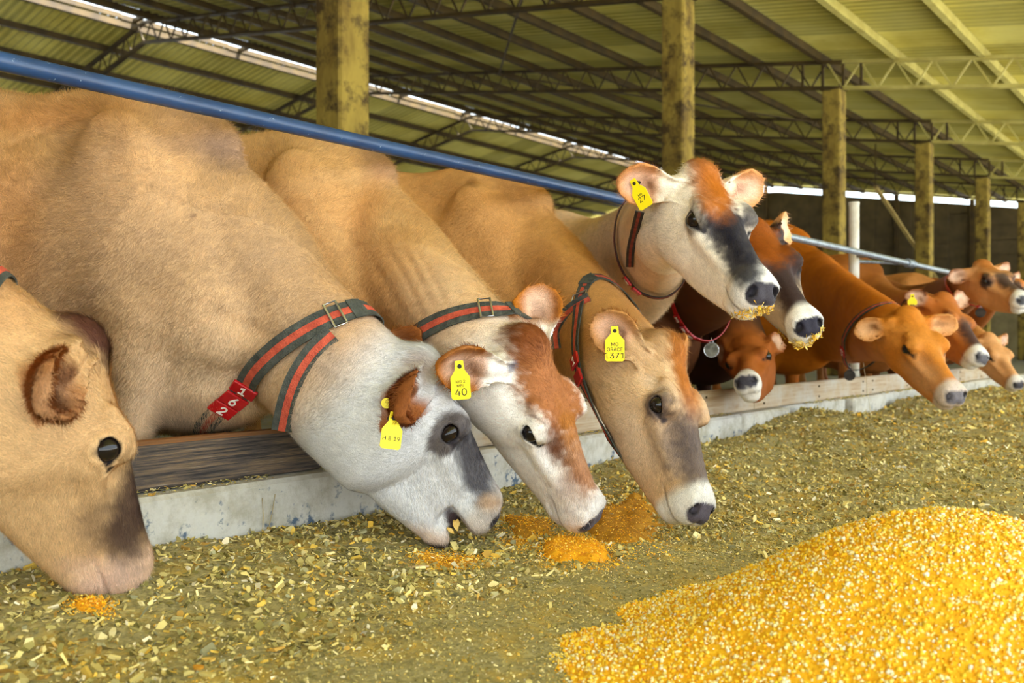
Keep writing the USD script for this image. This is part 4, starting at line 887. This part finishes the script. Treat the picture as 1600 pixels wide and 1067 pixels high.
collar(COW[9], (1490, 420), (1555, 505), w=.03, web='redtag', stripe=False, pendant=((1557, 510), .032, 'darkmedal'), label='red neck strap', slack=.02)
ear_tag(COW[3], -1, .085, .0, [('MO', .010), ('GRACE', .010), ('1371', .017)])
ear_tag(COW[2], -1, .100, .0, [('MO 2', .007), ('MEL', .007), ('40', .018)], size=(.044, .080), tilt=-4)
ear_tag(COW[4], -1, .090, .0, [('MO', .007), ('27', .016)], size=(.046, .080), tilt=-24, turn=-30)
ear_tag(COW[1], -1, .120, -.02, [('', .006), ('H 8 19', .010)], size=(.046, .070), tilt=10, off=-.02)
ear_tag(COW[8], -1, .11, 0, [('', .008), ('64', .014)], size=(.05, .05))
# the round yellow stud on the back of the grey headed cow's ear
o, n = ear_point(COW[1], -1, .075, 0, -.016); s = trimesh.creation.cylinder(.0125, .004, sections=28); nn = unit(CAM - o + .0 * n); r = unit(np.cross(UP, nn)); u = np.cross(nn, r)
o = o + nn * .014; v = s.vertices; COW[1].th.part('ear_stud', trimesh.Trimesh(o + v[:, :1] * r + v[:, 1:2] * u + v[:, 2:] * nn, s.faces, process=False), M['tag'], smooth=30)
# ------------------------------------------------------------------ feed: chopped silage, meal, the heap of cracked maize
KY = [-1, 0, .5, 1.07, 1.4, 1.8, 2.4, 3.0, 3.8, 4.2, 4.6, 5.07, 5.5, 5.9, 6.3, 7.15, 8, 9, 12]
KZ = [.06, .065, .07, .070, .050, .045, .05, .075, .095, .105, .13, .18, .12, .035, .07, .135, .10, .13, .10]
def feed_z(x, y):
    D = -x; zk = np.interp(y, KY, KZ); P = np.stack([x * 1.0, y * 1.0, 0 * x], -1)
    n1, n2, n3 = meshkit.fbm(P * 2.2, 3, 11) - .5, meshkit.fbm(P * 7, 3, 12) - .5, meshkit.fbm(P * 26, 2, 13) - .5
    z = zk * (.18 + .82 * np.exp(-((2.05 - D) / (.42 + .10 * np.clip(y - 3, 0, 2))) ** 2)) + .022 * sstep(D, .5, 1.2)
    far = sstep(y, 2.6, 4.2)
    z = z + n1 * (.035 + .06 * far) * sstep(D, .55, 1.3) + n2 * (.018 + .025 * far) * sstep(D, .5, 1.2) + n3 * .010
    return np.maximum(z * sstep(D + n1 * .5, .15, .75) - .004, -.004)
xs = np.concatenate([np.arange(-2.04, .5, .025)]); yv = np.concatenate([np.arange(-.6, 3.2, .022), np.arange(3.2, 12, .05)])
X, Y = np.meshgrid(xs, yv, indexing='ij'); Z = feed_z(X.ravel(), Y.ravel())
nx, ny = X.shape; idx = np.arange(nx * ny).reshape(nx, ny)
Fq = np.stack([idx[:-1, :-1], idx[1:, :-1], idx[1:, 1:], idx[:-1, 1:]], -1).reshape(-1, 4)
Fq = Fq[(Z[Fq] > -.0035).any(1)]
M['silage'] = mat('silage_bed', srgb(174, 161, 110), srgb(138, 129, 84), 70, .95, .9, 150, col3=srgb(188, 160, 78), scale3=9, lo3=.5, hi3=.66, detail=8)
SG = Thing('silage', 'olive chopped maize silage strewn along the kerb in front of the cows', 'feed', (-1.3, 3, 0), kind='stuff')
SG.part('bed', (np.stack([X.ravel(), Y.ravel(), Z], 1), Fq), M['silage'], smooth=True)
def leafmat(name, rough):
    return usdkit.material(stage, '/World/Looks/' + name, {'a': ('attribute', {'attribute': 'coat'}), 'p': ('principled_bsdf', {'roughness': rough, 'specular_ior_level': .3})}, [('a.color', 'p.base_color')], 'p.BSDF')
M['flake'] = leafmat('flakes', .8); M['kernel'] = leafmat('kernels', .5)
rng = np.random.default_rng(77)
PAL = np.array([srgb(*c) for c in ((188, 171, 102), (154, 141, 80), (210, 191, 118), (226, 208, 146), (122, 112, 56), (230, 216, 178), (206, 170, 72), (182, 142, 64), (160, 154, 112), (232, 184, 70))])
PW = np.array([.22, .17, .16, .10, .10, .05, .08, .05, .05, .02])
def scatter(n, draw, size, keep=None):
    x, y = draw(n); z = feed_z(x, y); ok = z > .002
    if keep is not None: ok &= keep(x, y)
    return x[ok], y[ok], z[ok], size(x[ok], y[ok])
def flakes(x, y, z, L, kinds=(.72, .90), pal=PAL, pw=PW, asp=(.25, .8), stand=.5):
    n = len(x); a = rng.uniform(0, 2 * math.pi, n); el = rng.normal(0, stand, n); ro = rng.normal(0, .7, n)
    d = np.stack([np.cos(a) * np.cos(el), np.sin(a) * np.cos(el), np.sin(el)], 1); s = np.stack([-np.sin(a), np.cos(a), 0 * a], 1); u = np.cross(d, s)
    s, u = s * np.cos(ro)[:, None] + u * np.sin(ro)[:, None], u * np.cos(ro)[:, None] - s * np.sin(ro)[:, None]
    w = L * rng.uniform(*asp, n); k = rng.random(n); c = np.stack([x, y, z + L * np.abs(np.sin(el)) * .35 + .001], 1)
    col = pal[rng.choice(len(pal), n, p=pw / pw.sum())] * rng.uniform(.7, 1.4, (n, 1))
    Vs, Fs, Cs, base = [], [], [], 0
    m = k < kinds[0]                                # leaf bits: a bent strip
    if m.any():
        q, b = m.sum(), rng.uniform(-.25, .25, m.sum())
        rows = [c[m] + d[m] * (L[m] * t)[:, None] + s[m] * (w[m] * e * f)[:, None] + u[m] * (L[m] * b * h)[:, None] for t, f, h in ((-.5, .35, 0), (0, .5, 1), (.5, .22, 0)) for e in (-1, 1)]
        V = np.stack(rows, 1); Vs.append(V.reshape(-1, 3)); o = np.arange(q)[:, None, None] * 6
        Fs.append((np.array([[0, 2, 1], [1, 2, 3], [2, 4, 3], [3, 4, 5]])[None] + o).reshape(-1, 3)); Cs.append(np.repeat(col[m], 6, 0)); base += 6 * q
    for m, asp_, thk in (((k >= kinds[0]) & (k < kinds[1]), 1.0, .22), (k >= kinds[1], .22, .12)):      # chips and stalks
        q = m.sum()
        if not q: continue
        rows = [c[m] + d[m] * (L[m] * i * .5)[:, None] + s[m] * (w[m] * asp_ * .5 * j)[:, None] + u[m] * (L[m] * thk * .5 * l)[:, None] for i in (-1, 1) for j in (-1, 1) for l in (-1, 1)]
        V = np.stack(rows, 1) + (rng.random((q, 8, 3)) - .5) * (L[m] * .12)[:, None, None]; Vs.append(V.reshape(-1, 3))
        o = np.arange(q)[:, None, None] * 8 + base
        Fs.append((np.array([[0, 1, 3], [0, 3, 2], [4, 6, 7], [4, 7, 5], [0, 4, 5], [0, 5, 1], [2, 3, 7], [2, 7, 6], [0, 2, 6], [0, 6, 4], [1, 5, 7], [1, 7, 3]])[None] + o).reshape(-1, 3)); Cs.append(np.repeat(col[m] * 1.1, 8, 0)); base += 8 * q
    return np.vstack(Vs), np.vstack(Fs), np.vstack(Cs)
def in_view(x, y, pad=60, z=.03):
    p = proj(np.stack([x, y, 0 * x + z], 1)); z = np.stack([x, y], 1) @ FW[:2]
    return (z > .3) & (p[:, 0] > -pad * 4) & (p[:, 0] < 1600 + pad * 5) & (p[:, 1] < 1067 + pad * 3)
parts = []
def addf(n, xr, yr, size, **k):
    x, y, z, L = scatter(n, lambda n: (rng.uniform(*xr, n), rng.uniform(*yr, n)), size, lambda x, y: in_view(x, y))
    L = np.minimum(L, .026 + .01 * (y > 4)); thin = rng.random(len(x)) < np.clip((-x - .35) / .55, .12, 1); parts.append(flakes(x[thin], y[thin], z[thin], L[thin], **k))
def size_near(x, y):          # coarse against the kerb, crumbs out on the alley
    return rng.lognormal(0, .42, len(x)) * (.0042 + .0046 * sstep(-x, 1.05, 1.6))
addf(24000, (-2.04, -.3), (-.4, 2.6), size_near)
addf(58000, (-1.5, -.25), (-.3, 2.9), lambda x, y: rng.lognormal(math.log(.0036), .35, len(x)), stand=.4)
addf(4200, (-2.04, -1.25), (-.4, 2.0), lambda x, y: rng.lognormal(math.log(.0155), .4, len(x)), stand=.35)
addf(30000, (-2.04, -.2), (2.2, 5.2), lambda x, y: rng.lognormal(math.log(.0095), .45, len(x)))
addf(12000, (-2.04, .1), (5.0, 10), lambda x, y: rng.lognormal(math.log(.019), .4, len(x)))
for a_, b_ in ((.4, 4.2), (5.0, 9.0)):            # bits lying on the kerb's ledge under the boards
    n = 2200 if a_ < 1 else 900; y = rng.uniform(a_, b_, n); ok = meshkit.noise(np.stack([y * 6, 0 * y, 0 * y], 1), 4) > .35; y = y[ok]; x = -DR + rng.uniform(.004, .05, len(y))
    parts.append(flakes(x, y, np.full(len(y), ZB0) + rng.uniform(0, .006, len(y)) * (x < -DR + .03), rng.lognormal(math.log(.007 if a_ < 1 else .012), .4, len(y)), kinds=(.4, .5), asp=(.12, .5), stand=.25))
V = np.vstack([p[0] for p in parts]); o = np.cumsum([0] + [len(p[0]) for p in parts])[:-1]; Fc = np.vstack([p[1] + k for p, k in zip(parts, o)])
SG.part('flakes', (V, Fc), M['flake'], coat=np.vstack([p[2] for p in parts]), kind='stuff')
# yellow meal
def ground_at(px, py):
    d = FW + RT * (px - 800) / FOC + UP * (533.5 - py) / FOC; p = CAM.copy()
    for z in (.02, .03, .03, .03):
        p = CAM + d * ((EYE_Z - z) / -d[2]); z = float(feed_z(np.array([p[0]]), np.array([p[1]]))[0])
    return p
M['meal'] = mat('maize_meal', srgb(246, 178, 20), srgb(228, 150, 16), 60, .9, .8, 260)
M['meal_dull'] = mat('dusty_maize_meal', srgb(206, 150, 40), srgb(186, 128, 30), 50, .9, .8, 200)
def patch(cx, cy, rx, ry, hgt, m, label, seed):
    p = ground_at(cx, cy); ex = ground_at(cx + rx, cy) - p; ey = ground_at(cx, cy - ry) - p; n = 40
    g = np.linspace(-1.15, 1.15, n); A, B = np.meshgrid(g, g, indexing='ij'); A, B = A.ravel(), B.ravel()
    x, y = p[0] + A * ex[0] + B * ey[0], p[1] + A * ex[1] + B * ey[1]
    P = np.stack([x, y, 0 * x], 1); e = 1 - np.sqrt(A * A + B * B) + (meshkit.fbm(P * 14, 3, seed) - .5) * .9
    z = feed_z(x, y) - .012 + (hgt + .012) * sstep(e, -.05, .55) + (meshkit.fbm(P * 60, 2, seed + 1) - .5) * .006
    idx = np.arange(n * n).reshape(n, n); f = np.stack([idx[:-1, :-1], idx[1:, :-1], idx[1:, 1:], idx[:-1, 1:]], -1).reshape(-1, 4)
    f = f[(e[f] > -.1).any(1)]
    t = Thing('maize_meal', label, 'meal', p, kind='stuff'); t.part('mound', (np.stack([x, y, z], 1), f), m, smooth=True)
    k = rng.integers(0, n * n, int(2600 * min(1, rx * ry / 1500) + 300)); k = k[e[k] > -.22]; jx = x[k] + rng.normal(0, .008, len(k)); jy = y[k] + rng.normal(0, .008, len(k)); zz = np.maximum(z[k], feed_z(jx, jy)) + .001
    gc = np.array([srgb(*c) for c in ((250, 190, 40), (236, 164, 24), (255, 214, 100), (206, 150, 50))])
    V, Fc, C = flakes(jx, jy, zz, rng.lognormal(math.log(.0026), .35, len(k)), kinds=(.2, .95), pal=gc, pw=np.array([.4, .3, .2, .1]), asp=(.5, 1)); t.part('grains', (V, Fc), M['flake'], coat=C, kind='stuff')
patch(900, 862, 66, 22, .022, M['meal'], 'bright yellow mound of maize meal below the white cheeked cow', 5)
patch(975, 818, 70, 40, .016, M['meal_dull'], 'orange yellow meal between the noses of the white cheeked cow and the cow tagged 1371', 8)
patch(820, 832, 44, 22, .012, M['meal_dull'], 'dusty meal between the open mouth and the white cheeked cow', 12)
patch(705, 880, 60, 12, .006, M['meal_dull'], 'thin streak of meal under the grey cow with open mouth', 15)
patch(140, 975, 34, 10, .008, M['meal'], 'small orange smear of meal under the leftmost cow', 18)
# the heap of cracked maize in front
HC = CAM + RT * .83 + FW * 1.72; HC[2] = 0
def heap_z(x, y):
    q = np.stack([x - HC[0], y - HC[1]], -1); a = q @ RT[:2]; b = q @ FW[:2]
    r = np.sqrt((a / np.where(a > 0, 1.12, 1 + .2 * sstep(-b, -.1, .25))) ** 2 + (b / np.where(b > 0, .66, 1.0)) ** 2); P = np.stack([x, y, 0 * x], -1)
    prof = np.interp(r, [0, .04, .09, .21, .33, .46, .58, .75, .95, 1.1], [.256, .254, .247, .208, .142, .076, .034, .006, -.012, -.03])
    return prof + (meshkit.fbm(P * 6, 3, 31) - .5) * .022 * sstep(r, .1, .4) + (meshkit.fbm(P * 26, 2, 32) - .5) * .006
g = np.arange(-1.15, 1.15, .016); X, Y = np.meshgrid(HC[0] + g, HC[1] + g, indexing='ij'); Z = heap_z(X.ravel(), Y.ravel())
n = len(g); idx = np.arange(n * n).reshape(n, n); Fq = np.stack([idx[:-1, :-1], idx[1:, :-1], idx[1:, 1:], idx[:-1, 1:]], -1).reshape(-1, 4); Fq = Fq[(Z[Fq] > -.01).any(1)]
HP = Thing('maize_heap', 'big bright yellow heap of cracked maize in the foreground', 'maize heap', HC, kind='stuff')
M['heap'] = mat('cracked_maize', srgb(252, 196, 36), srgb(240, 170, 18), 70, .8, .9, 160)
HP.part('heap', (np.stack([X.ravel(), Y.ravel(), Z], 1), Fq), M['heap'], smooth=True)
kv = np.array([(1, .1, 0), (-1, -.1, .1), (0, 1, .15), (.1, -1, 0), (0, .1, 1), (.1, 0, -1)], float); kf = np.array([(0, 2, 4), (2, 1, 4), (1, 3, 4), (3, 0, 4), (2, 0, 5), (1, 2, 5), (3, 1, 5), (0, 3, 5)])
N = 128000
x = HC[0] + rng.uniform(-1.15, 1.15, N); y = HC[1] + rng.uniform(-1.15, 1.15, N); z = heap_z(x, y)
ok = (z > np.where(rng.random(N) < .12, -.02, .004)) & in_view(x, y, 60, z); x, y, z = x[ok], y[ok], np.maximum(z[ok], .002)
n = len(x); sc = rng.lognormal(math.log(.0036), .28, (n, 1)) * rng.uniform(.55, 1.25, (n, 3))
Q = np.linalg.qr(rng.normal(size=(n, 3, 3)))[0]
V = (kv[None] * sc[:, None, :]) @ Q + np.stack([x, y, z + .001], 1)[:, None]
KP = np.array([srgb(*c) for c in ((255, 212, 56), (254, 198, 34), (255, 228, 120), (255, 238, 178), (244, 168, 16), (255, 248, 222), (220, 164, 60))]); kc = KP[rng.choice(7, n, p=[.24, .18, .22, .17, .08, .08, .03])]
HP.part('kernels', (V.reshape(-1, 3), (kf[None] + np.arange(n)[:, None, None] * len(kv)).reshape(-1, 3)), M['kernel'], coat=np.repeat(kc, len(kv), 0), smooth=True, kind='stuff')
# the largest single chips
def chip(px, py, L, W_, ang, col, label, curl=.15, name='husk_chip'):
    p = ground_at(px, py); n = 9; t = np.linspace(-1, 1, n); a = math.radians(ang); d = RT * math.cos(a) + FW * math.sin(a); s = np.cross(UP, d)
    w = W_ / 2 * np.clip(1.05 - np.abs(t) ** 3, .25, 1); r_ = np.random.default_rng(int(px)); C_ = p + np.outer(t * L / 2, d) + np.outer(curl * L * t * t * .3, UP) + UP * .008 + np.outer(r_.normal(0, .06, n) * L * .2, s)
    solo(name, ribbon(C_, np.repeat(s[None], n, 0), np.repeat(UP[None], n, 0) + np.outer(t * .2, d), w * 2, .004), mat(f'chip_{int(px)}', srgb(*col), srgb(*[c * .88 for c in col]), 60, .8), label, 'husk chip', smooth=40)
chip(636, 893, .105, .018, -4, (226, 196, 150), 'long pale curved husk chip lying below the open mouth')
chip(473, 962, .026, .026, 30, (222, 206, 172), 'square cream chip in front of the kerb, left of the meal')
chip(90, 970, .034, .022, 20, (214, 172, 104), 'tan chip under the nose of the leftmost cow')
chip(118, 962, .06, .004, -28, (216, 206, 178), 'thin pale straw slanting under the leftmost cow', 0, 'straw')
chip(326, 1040, .022, .016, 10, (228, 186, 90), 'yellow chip at the bottom edge, left of the middle')
chip(310, 1052, .018, .014, -20, (214, 150, 40), 'small orange chip at the bottom edge')
chip(610, 940, .036, .012, 8, (196, 140, 60), 'orange brown chip below the long pale husk chip')
chip(20, 938, .03, .006, -12, (210, 200, 172), 'short pale straw at the left edge below the cow', 0, 'straw')

# silage sticking to the chewing cows' lips, chips in the open mouth, straws
def crumbs(cow, pts, n, L=.014):
    P = []
    for x, y, r in pts:
        for _ in range(n):
            a, b = rng.normal(0, r, 2); p = hit(cow, x + a, y + b * .5, .002)
            if np.linalg.norm(p - cow.h2w([.44, 0, -.14])) < .2: P.append(p - UP * rng.uniform(0, .012))
    P = np.array(P); gc = np.array([srgb(*c) for c in ((222, 176, 60), (196, 150, 44), (236, 204, 110), (170, 140, 60))])
    V, Fc, C = flakes(P[:, 0], P[:, 1], P[:, 2], np.minimum(rng.lognormal(math.log(L), .35, len(P)), .02), kinds=(.35, .45), pal=gc, pw=np.array([.35, .25, .25, .15]), asp=(.12, .4), stand=.8)
    cow.th.part('silage_crumbs', (V, Fc), M['flake'], coat=C, kind='stuff', label='yellow chewed silage stuck to the lips')
crumbs(COW[4], [(1190, 480, 8), (1180, 490, 10), (1160, 490, 8), (1195, 485, 6)], 30)
crumbs(COW[5], [(1262, 535, 10), (1280, 530, 8), (1240, 538, 8), (1262, 552, 8)], 30, .018)
for px, py, L, W_, ang in ((716, 826, .030, .013, 70), (726, 836, .026, .015, 100), (708, 834, .024, .010, 40)):
    p = hit(COW[1], px, py, .004); n = 7; t = np.linspace(-1, 1, n); d = unit(RT * math.cos(math.radians(ang)) - UP * math.sin(math.radians(ang))); s = np.cross(FW, d)
    solo('maize_chip', ribbon(p + np.outer(t * L / 2, d) - np.outer(.004 * t * t, FW), np.repeat(s[None], n, 0), np.repeat(-FW[None], n, 0), W_ * np.clip(1.05 - t * t, .2, 1), .004), mat(f'mouth_chip_{px}', srgb(222, 180, 84), srgb(236, 206, 130), 50, .7), ['upper yellow maize chip between the lips of the grey headed cow', 'lower yellow maize chip hanging from the mouth of the grey headed cow', 'inner yellow maize chip deepest in the mouth of the grey headed cow'][[716, 726, 708].index(px)], 'maize chip', smooth=40)
for x0, y0, x1, y1, lab in ((410, 815, 410, 768, 'upright dry straw stalk before the kerb under the grey headed cow, left one'), (418, 812, 430, 762, 'slanting dry straw stalk before the kerb under the grey headed cow, right one')):
    a, b = at(x0, y0 + 20, DR - .075), at(x1, y1 + 10, DR - .058); solo('straw', tube([a, (a + b) / 2 + RT * .002, b], .0011, 6), mat(f'straw_{x0}', srgb(170, 150, 96)), lab, 'straw', smooth=True)
a = at(1348, 560, 1.95); b = at(1366, 690, 1.55); c = at(1385, 706, 1.50)
solo('straw', tube([a, a * .5 + b * .5 + UP * .01, b], .0012, 6), mat('straw_pale', srgb(226, 214, 170)), 'long thin pale straw leaning on the pale board in front of the orange cow', 'straw', smooth=True)
